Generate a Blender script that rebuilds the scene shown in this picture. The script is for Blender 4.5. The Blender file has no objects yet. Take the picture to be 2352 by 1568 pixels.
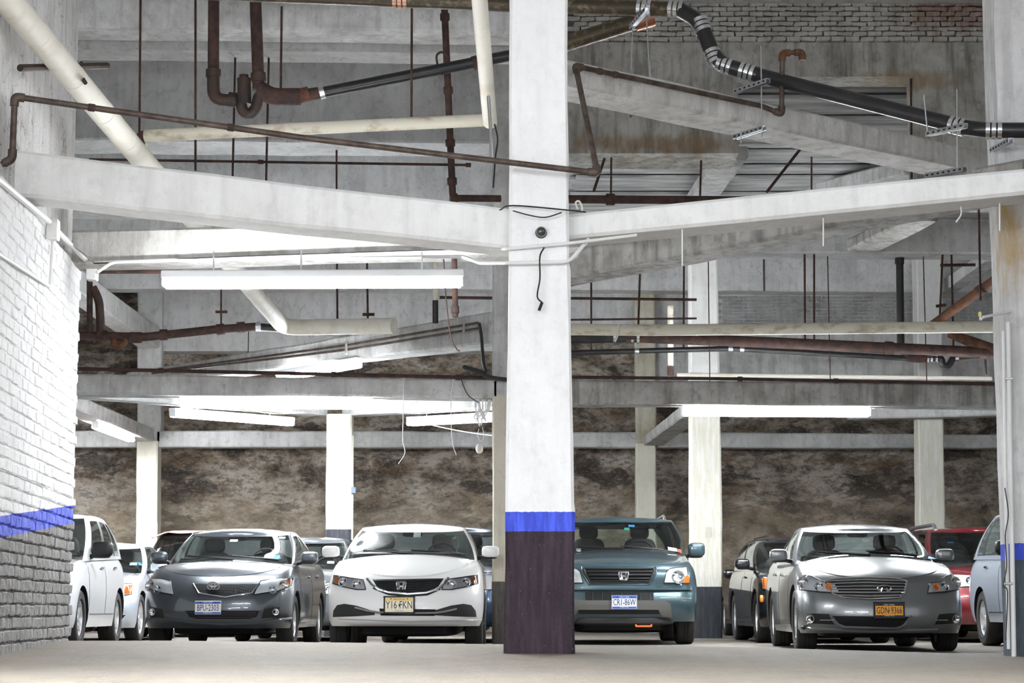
import bpy, bmesh, math, random
import numpy as np
from mathutils import Vector, Matrix, noise
from mathutils.bvhtree import BVHTree

SC = bpy.context.scene
COL = SC.collection
random.seed(7)
R = math.radians

# ------------------------------------------------------------------ camera, world, exposure
FPX = 4573.0                       # 70 mm lens on a 36 mm sensor, in pixels of the 2352 x 1568 frame
EYE = 0.35
TILT = math.atan(616.0 / FPX)
cam_d = bpy.data.cameras.new('camera')
cam_d.sensor_width = 36.0
cam_d.lens = 36.0 * FPX / 2352.0
cam_d.clip_end = 200
cam = bpy.data.objects.new('camera', cam_d)
COL.objects.link(cam)
cam.location = (0, 0, EYE)
cam.rotation_euler = (R(90) + TILT, 0, 0)
SC.camera = cam

world = bpy.data.worlds.new('world')
SC.world = world
world.use_nodes = True
world.node_tree.nodes['Background'].inputs[0].default_value = (0.93, 0.96, 1.0, 1)
world.node_tree.nodes['Background'].inputs[1].default_value = 0.32

SC.view_settings.view_transform = 'Standard'
SC.view_settings.look = 'None'
SC.view_settings.gamma = 1.0
SC.view_settings.exposure = 1.76
SC.view_settings.use_curve_mapping = False
TUBE_POWER = 58.0

_CT, _ST = math.cos(TILT), math.sin(TILT)
def P(px, py, Y):
    """point of the picture (2352 x 1568 pixels) at the distance Y along the floor"""
    dx, dy = (px - 1176.0) / FPX, (784.0 - py) / FPX
    d = Vector((dx, _CT - dy * _ST, _ST + dy * _CT))
    return Vector((0, 0, EYE)) + d * (Y / d.y)
def m_per_px(Y): return Y / FPX
def Yon(Lp, Rp, px):
    """distance at which the line between two picture points (px, .., Y) passes the picture column px"""
    k, a, b = (px - 1176.0) / FPX, (Lp[0] - 1176.0) / FPX * Lp[-1], (Rp[0] - 1176.0) / FPX * Rp[-1]
    t = (k * Lp[-1] - a) / ((b - a) - k * (Rp[-1] - Lp[-1])); return Lp[-1] + (Rp[-1] - Lp[-1]) * t

# ------------------------------------------------------------------ materials
def nodes_of(name):
    m = bpy.data.materials.new(name); m.use_nodes = True
    nt = m.node_tree
    b = nt.nodes['Principled BSDF']
    return m, nt, b
def N(nt, typ, **kw):
    n = nt.nodes.new(typ)
    for k, v in kw.items():
        if k in n.inputs: n.inputs[k].default_value = v
        else: setattr(n, k, v)
    return n
def rgba(c): return (c[0], c[1], c[2], 1)
def math_n(nt, op, a, b=None, clamp=False):
    n = nt.nodes.new('ShaderNodeMath'); n.operation = op; n.use_clamp = clamp
    for i, v in enumerate((a, b)):
        if v is None: continue
        if isinstance(v, (int, float)): n.inputs[i].default_value = v
        else: nt.links.new(v, n.inputs[i])
    return n.outputs[0]
def mixc(nt, fac, a, b):
    n = nt.nodes.new('ShaderNodeMix'); n.data_type = 'RGBA'
    if isinstance(fac, (int, float)): n.inputs[0].default_value = fac
    else: nt.links.new(fac, n.inputs[0])
    for i, v in ((6, a), (7, b)):
        if isinstance(v, tuple): n.inputs[i].default_value = rgba(v)
        else: nt.links.new(v, n.inputs[i])
    return n.outputs[2]
def noise_f(nt, vec, scale, stretch=(1, 1, 1), lo=.4, hi=.6, detail=4, rough=.6):
    mp = nt.nodes.new('ShaderNodeMapping'); mp.inputs['Scale'].default_value = stretch
    nt.links.new(vec, mp.inputs[0])
    n = N(nt, 'ShaderNodeTexNoise', Scale=scale, Detail=detail, Roughness=rough)
    nt.links.new(mp.outputs[0], n.inputs[0])
    r = nt.nodes.new('ShaderNodeMapRange'); r.inputs[1].default_value = lo; r.inputs[2].default_value = hi
    nt.links.new(n.outputs[0], r.inputs[0])
    return r.outputs[0], n.outputs[0]
def geo(nt):
    g = nt.nodes.new('ShaderNodeNewGeometry')
    s = nt.nodes.new('ShaderNodeSeparateXYZ'); nt.links.new(g.outputs['Position'], s.inputs[0])
    return g.outputs['Position'], s.outputs
def set_bump(nt, b, h, strength, dist=.02):
    bp = N(nt, 'ShaderNodeBump', Strength=strength, Distance=dist)
    nt.links.new(h, bp.inputs['Height']); nt.links.new(bp.outputs[0], b.inputs['Normal'])

def mat(name, col, rough=.5, metal=0., coat=0., col2=None, nscale=6., stretch=(1, 1, 1), lo=.4, hi=.6, bump=0., bscale=30., emis=0., spec=.5):
    m, nt, b = nodes_of(name)
    b.inputs['Roughness'].default_value = rough
    b.inputs['Metallic'].default_value = metal
    b.inputs['Coat Weight'].default_value = coat
    b.inputs['Coat Roughness'].default_value = .04
    b.inputs['Specular IOR Level'].default_value = spec
    b.inputs['Base Color'].default_value = rgba(col)
    pos = None
    if col2 or bump: pos, xyz = geo(nt)
    if col2:
        f, _ = noise_f(nt, pos, nscale, stretch, lo, hi)
        nt.links.new(mixc(nt, f, tuple(col), tuple(col2)), b.inputs['Base Color'])
    if bump:
        _, h = noise_f(nt, pos, bscale, (1, 1, 1))
        set_bump(nt, b, h, bump)
    if emis:
        b.inputs['Emission Color'].default_value = rgba(col)
        b.inputs['Emission Strength'].default_value = emis
    return m

def concrete(name, col=(.72, .72, .71), grime=(.30, .29, .27), amount=.6, streak=.5, bump=.35, crack=.0, bands=(), rough=.75,
             stains=(), slope=None, patch=2.0, speck=0.):
    """painted concrete; bands = [(z below which this paint starts, colour)], highest first"""
    m, nt, b = nodes_of(name)
    b.inputs['Roughness'].default_value = rough
    b.inputs['Specular IOR Level'].default_value = .25
    pos, xyz = geo(nt)
    f1, n1 = noise_f(nt, pos, patch, (1, 1, 1), .42, .75, 6, .65)
    f2, n2 = noise_f(nt, pos, 3.5, (2.2, 2.2, .22), .48, .75, 5, .6)
    f3, n3 = noise_f(nt, pos, 38, (1, 1, 1), .3, .7, 3)
    c = mixc(nt, math_n(nt, 'MULTIPLY', f1, amount), tuple(col), tuple(grime))
    c = mixc(nt, math_n(nt, 'MULTIPLY', f2, streak), c, tuple(g * .8 for g in grime))
    f8, n8 = noise_f(nt, pos, 9, (1, 1, .7), .52, .72, 6, .7)
    c = mixc(nt, math_n(nt, 'MULTIPLY', f8, min(1, amount * .75)), c, tuple(g * .75 for g in grime))
    z = xyz[2]
    if slope:                                  # paint lines that climb along the wall
        z = math_n(nt, 'SUBTRACT', z, math_n(nt, 'MULTIPLY', math_n(nt, 'SUBTRACT', xyz[1], slope[0]), slope[1]))
    zj = math_n(nt, 'ADD', z, math_n(nt, 'MULTIPLY', math_n(nt, 'SUBTRACT', n3, .5), .014))
    for z0, bc in bands:
        step = math_n(nt, 'LESS_THAN', zj, z0)
        wear = math_n(nt, 'MULTIPLY', f1, .25)
        sp, _ = noise_f(nt, pos, 55, (1, 1, .6), .62, .70, 6, .75)
        bcol = mixc(nt, wear, tuple(bc), tuple(min(1, x * 1.5 + .02) for x in bc))
        st8, _ = noise_f(nt, pos, 7, (2.5, 2.5, .25), .45, .62, 6, .7)
        bcol = mixc(nt, math_n(nt, 'MULTIPLY', st8, .55), bcol, tuple(min(1, x * 2.2 + .012) for x in bc))
        if speck: bcol = mixc(nt, math_n(nt, 'MULTIPLY', sp, speck), bcol, (.62, .61, .6))
        c = mixc(nt, step, c, bcol)
    for (sx, sy, sz), (rx, ry, rz), sc_ in stains:
        d = nt.nodes.new('ShaderNodeVectorMath'); d.operation = 'SUBTRACT'; nt.links.new(pos, d.inputs[0]); d.inputs[1].default_value = (sx, sy, sz)
        e = nt.nodes.new('ShaderNodeVectorMath'); e.operation = 'DIVIDE'; nt.links.new(d.outputs[0], e.inputs[0]); e.inputs[1].default_value = (rx, ry, rz)
        l = nt.nodes.new('ShaderNodeVectorMath'); l.operation = 'LENGTH'; nt.links.new(e.outputs[0], l.inputs[0])
        _, nn = noise_f(nt, pos, 4, (1.5, 1.5, .6), detail=6)
        v = math_n(nt, 'ADD', l.outputs['Value'], math_n(nt, 'MULTIPLY', math_n(nt, 'SUBTRACT', nn, .5), 2.6))
        r = nt.nodes.new('ShaderNodeMapRange'); r.inputs[1].default_value = 1.25; r.inputs[2].default_value = .45
        nt.links.new(v, r.inputs[0])
        _, n7 = noise_f(nt, pos, 9, (2, 2, .5), detail=5)
        c = mixc(nt, math_n(nt, 'MULTIPLY', math_n(nt, 'MULTIPLY', r.outputs[0], n7), 1.45, True), c, tuple(sc_))
    if crack:
        vo = N(nt, 'ShaderNodeTexVoronoi', Scale=2.2, feature='DISTANCE_TO_EDGE')
        wv = nt.nodes.new('ShaderNodeVectorMath'); wv.operation = 'MULTIPLY_ADD'
        nz = N(nt, 'ShaderNodeTexNoise', Scale=3., Detail=5.); nt.links.new(pos, nz.inputs[0])
        nt.links.new(nz.outputs['Color'], wv.inputs[0]); wv.inputs[1].default_value = (.7, .7, .7); nt.links.new(pos, wv.inputs[2])
        nt.links.new(wv.outputs[0], vo.inputs['Vector'])
        cf = math_n(nt, 'LESS_THAN', vo.outputs['Distance'], .010)
        cf = math_n(nt, 'MULTIPLY', cf, math_n(nt, 'GREATER_THAN', n1, .5))
        c = mixc(nt, math_n(nt, 'MULTIPLY', cf, crack), c, (.16, .15, .14))
    nt.links.new(c, b.inputs['Base Color'])
    hh = math_n(nt, 'ADD', math_n(nt, 'MULTIPLY', n1, 1.2), math_n(nt, 'MULTIPLY', n3, .35))
    set_bump(nt, b, hh, bump, .05)
    return m

def glass_mat(name, tint=(.72, .82, .80), refl=1.0):
    m, nt, b = nodes_of(name)
    nt.nodes.remove(b)
    out = nt.nodes['Material Output']
    tr = N(nt, 'ShaderNodeBsdfTransparent'); tr.inputs[0].default_value = rgba(tint)
    gl = N(nt, 'ShaderNodeBsdfGlossy'); gl.inputs['Roughness'].default_value = .015; gl.inputs[0].default_value = (.95, .98, 1, 1)
    fr = N(nt, 'ShaderNodeFresnel'); fr.inputs[0].default_value = 1.55
    mx = nt.nodes.new('ShaderNodeMixShader')
    nt.links.new(math_n(nt, 'MULTIPLY', fr.outputs[0], refl, True), mx.inputs[0])
    nt.links.new(tr.outputs[0], mx.inputs[1]); nt.links.new(gl.outputs[0], mx.inputs[2])
    nt.links.new(mx.outputs[0], out.inputs[0])
    return m

MT = {}
MT['white_paint'] = concrete('white_painted_concrete', (.87, .87, .86), (.54, .53, .51), .32, .26, .3)
MT['grey_paint'] = concrete('grimy_painted_concrete', (.62, .62, .61), (.25, .24, .23), .75, .6, .45)
MT['mid_paint'] = concrete('grey_painted_plaster', (.62, .62, .62), (.33, .33, .32), .75, .4, .6, .35, patch=1.3)
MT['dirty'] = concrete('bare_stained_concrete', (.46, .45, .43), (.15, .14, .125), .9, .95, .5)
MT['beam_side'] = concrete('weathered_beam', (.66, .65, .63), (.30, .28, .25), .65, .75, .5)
MT['cream'] = concrete('cream_column_paint', (.74, .72, .62), (.5, .47, .38), .3, .2, .3)
MT['board'] = mat('white_board', (.55, .55, .54), .8, col2=(.30, .30, .30), nscale=2, stretch=(.4, 3, 3), bump=.2)
MT['rust'] = mat('rusty_iron', (.085, .042, .031), .8, .15, col2=(.038, .024, .022), nscale=9, bump=.4, bscale=60)
MT['rust_orange'] = mat('orange_rust_iron', (.17, .066, .030), .85, .1, col2=(.065, .034, .024), nscale=10, bump=.4, bscale=60)
MT['dark_iron'] = mat('dark_iron', (.038, .029, .026), .6, .3, col2=(.07, .04, .03), nscale=6, bump=.3, bscale=50)
MT['brown_steel'] = mat('brown_steel_conduit', (.13, .10, .08), .55, .4, col2=(.065, .042, .034), nscale=8)
MT['black_pipe'] = mat('black_pipe', (.018, .018, .02), .32, .1, col2=(.045, .035, .03), nscale=5, lo=.5, hi=.75)
MT['olive_pipe'] = mat('dirty_black_pipe', (.06, .045, .025), .4, .2, col2=(.20, .15, .09), nscale=14, lo=.52, hi=.7)
MT['white_pipe'] = mat('cream_pipe_jacket', (.80, .77, .68), .6, col2=(.62, .55, .42), nscale=4, lo=.5, hi=.8, bump=.15, bscale=15)
MT['dirty_pipe'] = mat('stained_pipe_jacket', (.74, .70, .58), .65, col2=(.36, .27, .16), nscale=5, stretch=(1, 1, 2), lo=.5, hi=.75, bump=.2, bscale=15)
MT['steel'] = mat('galvanised_steel', (.62, .64, .67), .3, .95)
MT['chrome'] = mat('chrome', (.80, .81, .83), .12, 1.)
MT['white_conduit'] = mat('white_conduit', (.80, .80, .79), .5)
MT['white_metal'] = mat('white_enamel', (.82, .83, .84), .35)
MT['black_rubber'] = mat('tyre_rubber', (.022, .021, .021), .75, bump=.2, bscale=80)
MT['black_plastic'] = mat('black_plastic', (.012, .012, .013), .45, spec=.35)
MT['grille_black'] = mat('grille_black', (.008, .008, .009), .6, spec=.2)
MT['dark_plastic'] = mat('charcoal_plastic', (.028, .028, .03), .55, spec=.35)
MT['dark_cloth'] = mat('charcoal_seat_cloth', (.055, .052, .05), .9)
MT['tan_cloth'] = mat('grey_seat_cloth', (.16, .15, .14), .9)
MT['interior'] = mat('car_interior', (.05, .052, .052), .8)
MT['amber'] = mat('amber_lens', (.85, .25, .03), .25, coat=1.)
MT['lamp_silver'] = mat('lamp_reflector', (.78, .79, .81), .3, .25)
MT['lamp_dark'] = mat('lamp_housing', (.46, .44, .46), .3, .3)
MT['lens'] = glass_mat('clear_lens', (.93, .95, .96), 1.)
MT['glass'] = glass_mat('car_glass', (.90, .97, .94), .95)
MT['dark_glass'] = glass_mat('tinted_glass', (.30, .36, .35), 1.4)
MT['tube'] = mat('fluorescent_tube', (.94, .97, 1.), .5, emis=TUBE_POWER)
MT['tube_dim'] = mat('dimmed_fluorescent_tube', (.94, .97, 1.), .5, emis=TUBE_POWER * .55)  # emission turned down so the beam beside the tube does not blow out
MT['paper'] = mat('white_paper', (.78, .79, .80), .7)
MT['blue_paper'] = mat('blue_sticker', (.05, .30, .62), .6)
MT['green_paper'] = mat('green_sticker', (.05, .42, .30), .6)
MT['red_paper'] = mat('red_sticker', (.65, .07, .05), .6)
MT['ink'] = mat('plate_ink', (.012, .014, .035), .5)
MT['blue_ink'] = mat('plate_blue', (.03, .10, .42), .5)
MT['plate_white'] = mat('plate_white', (.72, .73, .76), .4)
MT['plate_cream'] = mat('plate_cream', (.80, .72, .50), .4, col2=(.80, .74, .58), nscale=3)
MT['plate_yellow'] = mat('plate_band_yellow', (.80, .58, .20), .4)
MT['plate_orange'] = mat('plate_orange', (.85, .38, .03), .4)
MT['alloy'] = mat('alloy_wheel', (.66, .66, .66), .35, .55)
MT['cable'] = mat('black_cable', (.02, .02, .022), .5)
MT['web'] = mat('torn_white_plastic', (.85, .86, .87), .5)

# ------------------------------------------------------------------ mesh helpers
def mk(name, verts, faces, m, parent=None, smooth=True, angle=38, fm=None, off=None):
    me = bpy.data.meshes.new(name)
    if off is not None: verts = [tuple(Vector(v) - off) for v in verts]
    me.from_pydata([tuple(v) for v in verts], [], faces)
    for mm in (m if isinstance(m, (list, tuple)) else [m]): me.materials.append(mm)
    if fm: me.polygons.foreach_set('material_index', fm)
    if smooth:
        me.polygons.foreach_set('use_smooth', [True] * len(me.polygons))
        me.set_sharp_from_angle(angle=R(angle))
    me.update()
    o = bpy.data.objects.new(name, me); COL.objects.link(o)
    if parent is not None: o.parent = parent
    return o
def tag(o, label=None, cat=None, group=None, kind=None):
    for k, v in (('label', label), ('category', cat), ('group', group), ('kind', kind)):
        if v: o[k] = v
    return o
def thing(name, label, cat, loc=(0, 0, 0), rz=0., group=None, kind=None):
    o = bpy.data.objects.new(name, None); COL.objects.link(o)
    o.empty_display_size = .1; o.location = loc; o.rotation_euler = (0, 0, rz)
    return tag(o, label, cat, group, kind)
def reparent(o, root):
    """keep world coordinates under a root that only has a location"""
    o.parent = root
    o.matrix_parent_inverse = Matrix.Translation(-Vector(root.location))
    return o

class G:
    """collects vertices and faces of one mesh"""
    def __init__(s): s.v, s.f = [], []
    def add(s, vf):
        n = len(s.v); s.v += [Vector(p) for p in vf[0]]; s.f += [tuple(i + n for i in f) for f in vf[1]]; return s
    def obj(s, name, m, parent=None, **k): return mk(name, s.v, s.f, m, parent, **k)

def box(c, d):
    x, y, z = c; a, b, h = d[0] / 2, d[1] / 2, d[2] / 2
    v = [(x + i * a, y + j * b, z + k * h) for k in (-1, 1) for j in (-1, 1) for i in (-1, 1)]
    return v, [(0, 2, 3, 1), (4, 5, 7, 6), (0, 1, 5, 4), (2, 6, 7, 3), (0, 4, 6, 2), (1, 3, 7, 5)]
def hexa(p):
    """eight corners: bottom four then top four, both counter-clockwise from above"""
    return p, [(3, 2, 1, 0), (4, 5, 6, 7), (0, 1, 5, 4), (1, 2, 6, 5), (2, 3, 7, 6), (3, 0, 4, 7)]
def cbox(d, ch):
    """box with chamfered edges about the origin"""
    a, b, c = d[0] / 2, d[1] / 2, d[2] / 2
    bm = bmesh.new(); bmesh.ops.create_cube(bm, size=1)
    for v in bm.verts: v.co = Vector((v.co.x * 2 * a, v.co.y * 2 * b, v.co.z * 2 * c))
    bmesh.ops.bevel(bm, geom=bm.edges[:], offset=ch, segments=1, affect='EDGES')
    bm.verts.index_update()
    r = [v.co.copy() for v in bm.verts], [tuple(v.index for v in f.verts) for f in bm.faces]
    bm.free(); return r
def move(vf, t, m=None):
    t = Vector(t)
    return [((m @ Vector(v)) if m is not None else Vector(v)) + t for v in vf[0]], vf[1]
def superell(c, d, e=.5, nu=14, nv=10):
    """rounded box (superellipsoid)"""
    sp = lambda t, k: math.copysign(abs(t) ** k, t)
    v, f = [], []
    for j in range(nv + 1):
        ph = -math.pi / 2 + math.pi * j / nv
        for i in range(nu):
            th = 2 * math.pi * i / nu + math.pi / nu
            v.append((c[0] + d[0] / 2 * sp(math.cos(ph), e) * sp(math.cos(th), e), c[1] + d[1] / 2 * sp(math.cos(ph), e) * sp(math.sin(th), e), c[2] + d[2] / 2 * sp(math.sin(ph), e)))
    for j in range(nv):
        for i in range(nu):
            a, b_ = j * nu + i, j * nu + (i + 1) % nu
            f.append((a, b_, b_ + nu, a + nu))
    return v, f
def lathe(prof, n=24, axis='x', c=(0, 0, 0), flip=False):
    """profile [(radius, along)]"""
    v, f = [], []
    for r, a in prof:
        for i in range(n):
            t = 2 * math.pi * i / n
            p, q = r * math.cos(t), r * math.sin(t)
            v.append({'x': (a, p, q), 'y': (p, a, q), 'z': (p, q, a)}[axis])
    for j in range(len(prof) - 1):
        for i in range(n):
            k = (i + 1) % n
            q = (j * n + i, j * n + k, (j + 1) * n + k, (j + 1) * n + i)
            f.append(q[::-1] if flip else q)
    return [Vector(p) + Vector(c) for p in v], f
def fillet(pts, rad, k=6):
    pts = [Vector(p) for p in pts]
    if rad <= 0 or len(pts) < 3: return pts
    out = [pts[0]]
    for i in range(1, len(pts) - 1):
        a, b, c = pts[i - 1], pts[i], pts[i + 1]
        d1, d2 = (a - b), (c - b)
        r = min(rad, d1.length * .45, d2.length * .45)
        p, q = b + d1.normalized() * r, b + d2.normalized() * r
        for j in range(k + 1):
            t = j / k
            out.append(p * (1 - t) ** 2 + b * 2 * t * (1 - t) + q * t * t)
    out.append(pts[-1]); return out
def tube(path, rad, n=10, cap=True):
    path = [Vector(p) for p in path]
    m = len(path); rads = rad if isinstance(rad, (list, tuple)) else [rad] * m
    v, f = [], []
    up = None
    for i in range(m):
        t = (path[min(i + 1, m - 1)] - path[max(i - 1, 0)])
        t = t.normalized() if t.length > 1e-9 else Vector((0, 0, 1))
        if up is None:
            up = Vector((0, 0, 1)) if abs(t.z) < .9 else Vector((1, 0, 0))
        s = t.cross(up).normalized(); up = s.cross(t).normalized()
        for j in range(n):
            a = 2 * math.pi * j / n
            v.append(path[i] + (s * math.cos(a) + up * math.sin(a)) * rads[i])
    for i in range(m - 1):
        for j in range(n):
            k = (j + 1) % n
            f.append((i * n + j, i * n + k, (i + 1) * n + k, (i + 1) * n + j))
    if cap: f += [tuple(range(n - 1, -1, -1)), tuple((m - 1) * n + j for j in range(n))]
    return v, f
def sag(a, b, d, n=10):
    a, b = Vector(a), Vector(b)
    return [a.lerp(b, i / n) - Vector((0, 0, d * 4 * (i / n) * (1 - i / n))) for i in range(n + 1)]
def smooth_path(pts, k=5):
    """Catmull-Rom through the points"""
    p = [Vector(q) for q in pts]; p = [p[0] * 2 - p[1]] + p + [p[-1] * 2 - p[-2]]
    out = []
    for i in range(1, len(p) - 2):
        for j in range(k):
            t = j / k
            out.append(.5 * ((2 * p[i]) + (p[i + 1] - p[i - 1]) * t + (2 * p[i - 1] - 5 * p[i] + 4 * p[i + 1] - p[i + 2]) * t * t + (3 * p[i] - p[i - 1] - 3 * p[i + 1] + p[i + 2]) * t ** 3))
    out.append(p[-2]); return out
def text_vf(s, size, depth=.002, align='CENTER'):
    cu = bpy.data.curves.new('lettering', 'FONT'); cu.body = s; cu.size = size; cu.extrude = depth; cu.align_x = align; cu.align_y = 'CENTER'
    cu.resolution_u = 2
    o = bpy.data.objects.new('lettering', cu); COL.objects.link(o)
    dg = bpy.context.evaluated_depsgraph_get()
    me = o.evaluated_get(dg).to_mesh()
    r = [v.co.copy() for v in me.vertices], [tuple(p.vertices) for p in me.polygons]
    o.evaluated_get(dg).to_mesh_clear()
    bpy.data.objects.remove(o); bpy.data.curves.remove(cu)
    return r
# ------------------------------------------------------------------ floor
CAR_Z = -0.10
def crest_z(x): return float(np.interp(x, [-10, -4, -3, -1, .6, 2, 4, 10], [.085, .08, .08, .055, .04, .02, -.04, -.08]))
def floor_z(x, y):
    yc = 18.0 + .06 * x
    if y <= yc:
        t = min(1, max(0, (y - 12.5) / (yc - 12.5)))
        return crest_z(x) * t * t * (3 - 2 * t)
    t = min(1, (y - yc) / 1.6); return crest_z(x) + (CAR_Z - crest_z(x)) * (t * t * (3 - 2 * t))
def build_floor():
    m, nt, b = nodes_of('worn_concrete_floor')
    pos, xyz = geo(nt)
    f1, n1 = noise_f(nt, pos, .9, (1, .45, 1), .35, .7, 6, .65)
    f2, n2 = noise_f(nt, pos, 3.5, (1, .5, 1), .5, .7, 6, .7)
    f3, n3 = noise_f(nt, pos, 26, (1, 1, 1), .35, .75, 4)
    c = mixc(nt, f1, (.190, .160, .124), (.148, .131, .109))
    c = mixc(nt, math_n(nt, 'MULTIPLY', f2, .55), c, (.088, .080, .070))
    c = mixc(nt, math_n(nt, 'MULTIPLY', f3, .5), c, (.26, .225, .180))
    far = math_n(nt, 'GREATER_THAN', math_n(nt, 'SUBTRACT', xyz[1], math_n(nt, 'MULTIPLY', xyz[0], .06)), 18.1)
    c = mixc(nt, math_n(nt, 'MULTIPLY', far, .4), c, (.17, .165, .16))
    nt.links.new(c, b.inputs['Base Color']); b.inputs['Roughness'].default_value = .75
    b.inputs['Specular IOR Level'].default_value = .3
    set_bump(nt, b, math_n(nt, 'ADD', n2, math_n(nt, 'MULTIPLY', n3, .4)), .35, .03)
    xs = list(np.linspace(-10, 12, 45))
    ys = [-4, 0, 4, 8, 10, 11, 12] + list(np.linspace(12.5, 22, 58)) + [24, 27, 30, 34, 38, 42]
    v = [(x, y, floor_z(x, y)) for y in ys for x in xs]
    nx = len(xs)
    f = [(j * nx + i, j * nx + i + 1, (j + 1) * nx + i + 1, (j + 1) * nx + i) for j in range(len(ys) - 1) for i in range(nx - 1)]
    tag(mk('floor', v, f, m), kind='structure')
build_floor()

# ------------------------------------------------------------------ columns and beams
def loft_rows(rows, close=True):
    n = len(rows[0]); v = [p for r in rows for p in r]; f = []
    for j in range(len(rows) - 1):
        for i in range(n):
            k = (i + 1) % n
            f.append((j * n + i, j * n + k, (j + 1) * n + k, (j + 1) * n + i))
    if close: f += [tuple(range(n - 1, -1, -1)), tuple((len(rows) - 1) * n + i for i in range(n))]
    return v, f
def column(label, rows, Y, depth, m, z0, z1, ch=.025, jit=.006, name='concrete_column'):
    """rows: (py, left px, right px) of the front face at distance Y"""
    rows = sorted(rows, key=lambda r: -r[0])
    zs, xl, xr = [], [], []
    for py, a, b_ in rows:
        p, q = P(a, py, Y), P(b_, py, Y); zs.append(p.z); xl.append(p.x); xr.append(q.x)
    lv = sorted(set([z0, z1] + [round(z, 3) for z in zs if z0 < z < z1] + list(np.arange(math.ceil(z0 * 2) / 2 + .25, z1, .45))))
    out = []
    for z in lv:
        a, b_ = float(np.interp(z, zs, xl)), float(np.interp(z, zs, xr))
        j = lambda: random.uniform(-jit, jit)
        y0, y1 = Y, Y + depth
        out.append([(a + ch + j(), y0, z), (b_ - ch + j(), y0, z), (b_ + j(), y0 + ch, z), (b_ + j(), y1 - ch, z), (b_ - ch, y1, z), (a + ch, y1, z), (a + j(), y1 - ch, z), (a + j(), y0 + ch, z)])
    o = mk(name, *loft_rows(out), m, angle=30)
    return tag(o, label, 'column', kind='structure')
def beam(label, Lp, Rp, th, m, ch=.025, jit=.008, name='concrete_beam', ext=(0, 0), group=None):
    """Lp, Rp: (px, top py, bottom py, Y) of the front face; th: thickness away from the camera"""
    a0, a1 = P(Lp[0], Lp[1], Lp[3]), P(Lp[0], Lp[2], Lp[3])
    b0, b1 = P(Rp[0], Rp[1], Rp[3]), P(Rp[0], Rp[2], Rp[3])
    d = Vector((b1.x - a1.x, b1.y - a1.y, 0)).normalized()
    bk = Vector((-d.y, d.x, 0)); bk = bk if bk.y > 0 else -bk
    L = (b1 - a1).length; n = max(2, int(L / .5)); rows = []
    for i in range(n + 1):
        t = -ext[0] / L + (1 + (ext[0] + ext[1]) / L) * i / n
        T, B = a0.lerp(b0, t), a1.lerp(b1, t)
        u = (T - B).normalized()
        T = T + u * random.uniform(-jit, jit); B = B + u * random.uniform(-jit, jit)
        rows.append([B + bk * ch, B + u * ch, T - u * ch, T + bk * ch, T + bk * (th - ch), T + bk * th - u * ch, B + bk * th + u * ch, B + bk * (th - ch)])
    o = mk(name, *loft_rows(rows), m, angle=30)
    return tag(o, label, 'beam', group, kind='structure')

BLUE, PURPLE, CHAR = (.045, .075, .52), (.028, .018, .026), (.030, .033, .040)
zc = lambda py, Y: P(1176, py, Y).z
m_front = concrete('front_column_paint', (.91, .91, .91), (.66, .65, .64), .25, .15, .35, bands=[(zc(1175, 15.2), BLUE), (zc(1220, 15.2), PURPLE)], speck=.4, patch=3)
column('thick white column with a blue stripe and dark purple foot where two pale beams meet',
       [(-10, 1171, 1303), (450, 1170, 1306), (600, 1168, 1309), (1175, 1161, 1320), (1510, 1157, 1321)], 15.2, .50, m_front, .0, 8.0, ch=.022)
p_st = P(2318, 560, 16.8)
m_right = concrete('edge_column_paint', (.80, .80, .80), (.40, .39, .38), .5, .55, .4, bands=[(zc(1247, 16.8), BLUE), (zc(1285, 16.8), (.055, .07, .085))],
                   stains=[((p_st.x, p_st.y, p_st.z), (.12, .3, .42), (.48, .33, .13))], speck=.3)
column('white column with a blue stripe and vertical conduits, its upper face rust stained', [(1510, 2334, 2510), (0, 2334, 2510)][:1], 16.8, .45, m_right, -.06, 8.0)
m_dcol = concrete('second_column_paint', (.66, .62, .52), (.42, .38, .30), .5, .5, .4, bands=[(zc(1335, 24), (.085, .08, .072))])
m_dcol2 = MT['grey_paint']
column('cream column with black foot half hidden behind the thick white column', [(1335, 1130, 1246)], 24.0, .45, m_dcol, CAR_Z, zc(908, 24.0))
column('grey upper length of the column half hidden behind the thick white column', [(1335, 1130, 1246)], 24.0, .45, m_dcol2, zc(908, 24.0), 8.0)
m_c2 = concrete('cream_column_black_foot', (.72, .72, .70), (.48, .46, .42), .4, .3, .4, bands=[(zc(950, 32), (.76, .73, .62)), (zc(1347, 32), CHAR)])
m_c779 = concrete('pale_column_black_foot', (.82, .80, .70), (.6, .56, .46), .2, .15, .3, bands=[(zc(1215, 34), CHAR)])
cA = column('cream column with a black foot and small blank wall plate, beside the teal car', [(1450, 1588, 1660), (1200, 1588, 1659), (600, 1585, 1648)], 32.0, .45, m_c2, CAR_Z, 8.0)
cB = column('pale cream column with black foot behind the white sedan, thin pipe on its side', [(1200, 748, 806), (960, 750, 808)], 34.0, .42, m_c779, CAR_Z, zc(950, 34))
column('cream column behind the silver luxury sedan and the red car', [(1200, 2112, 2171), (650, 2106, 2164)], 37.0, .45, concrete('two_tone_column', (.66, .66, .65), (.46, .45, .42), .4, .3, .4, bands=[(zc(962, 37), (.76, .74, .62))]), CAR_Z, 8.0)
column('cream column against the rock wall behind the silver sedan with orange marker', [(1200, 312, 361), (960, 314, 362)], 39.6, .45, MT['cream'], CAR_Z, zc(1012, 39.6))
column('grimy upper column above the cream column on the rock wall', [(1200, 314, 368), (640, 316, 372)], 39.7, .40, MT['mid_paint'], zc(1012, 39.6), 8.0)
column('cream column against the rock wall behind the teal car', [(1180, 1462, 1508)], 39.6, .45, MT['cream'], CAR_Z, zc(1018, 39.6))
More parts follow.
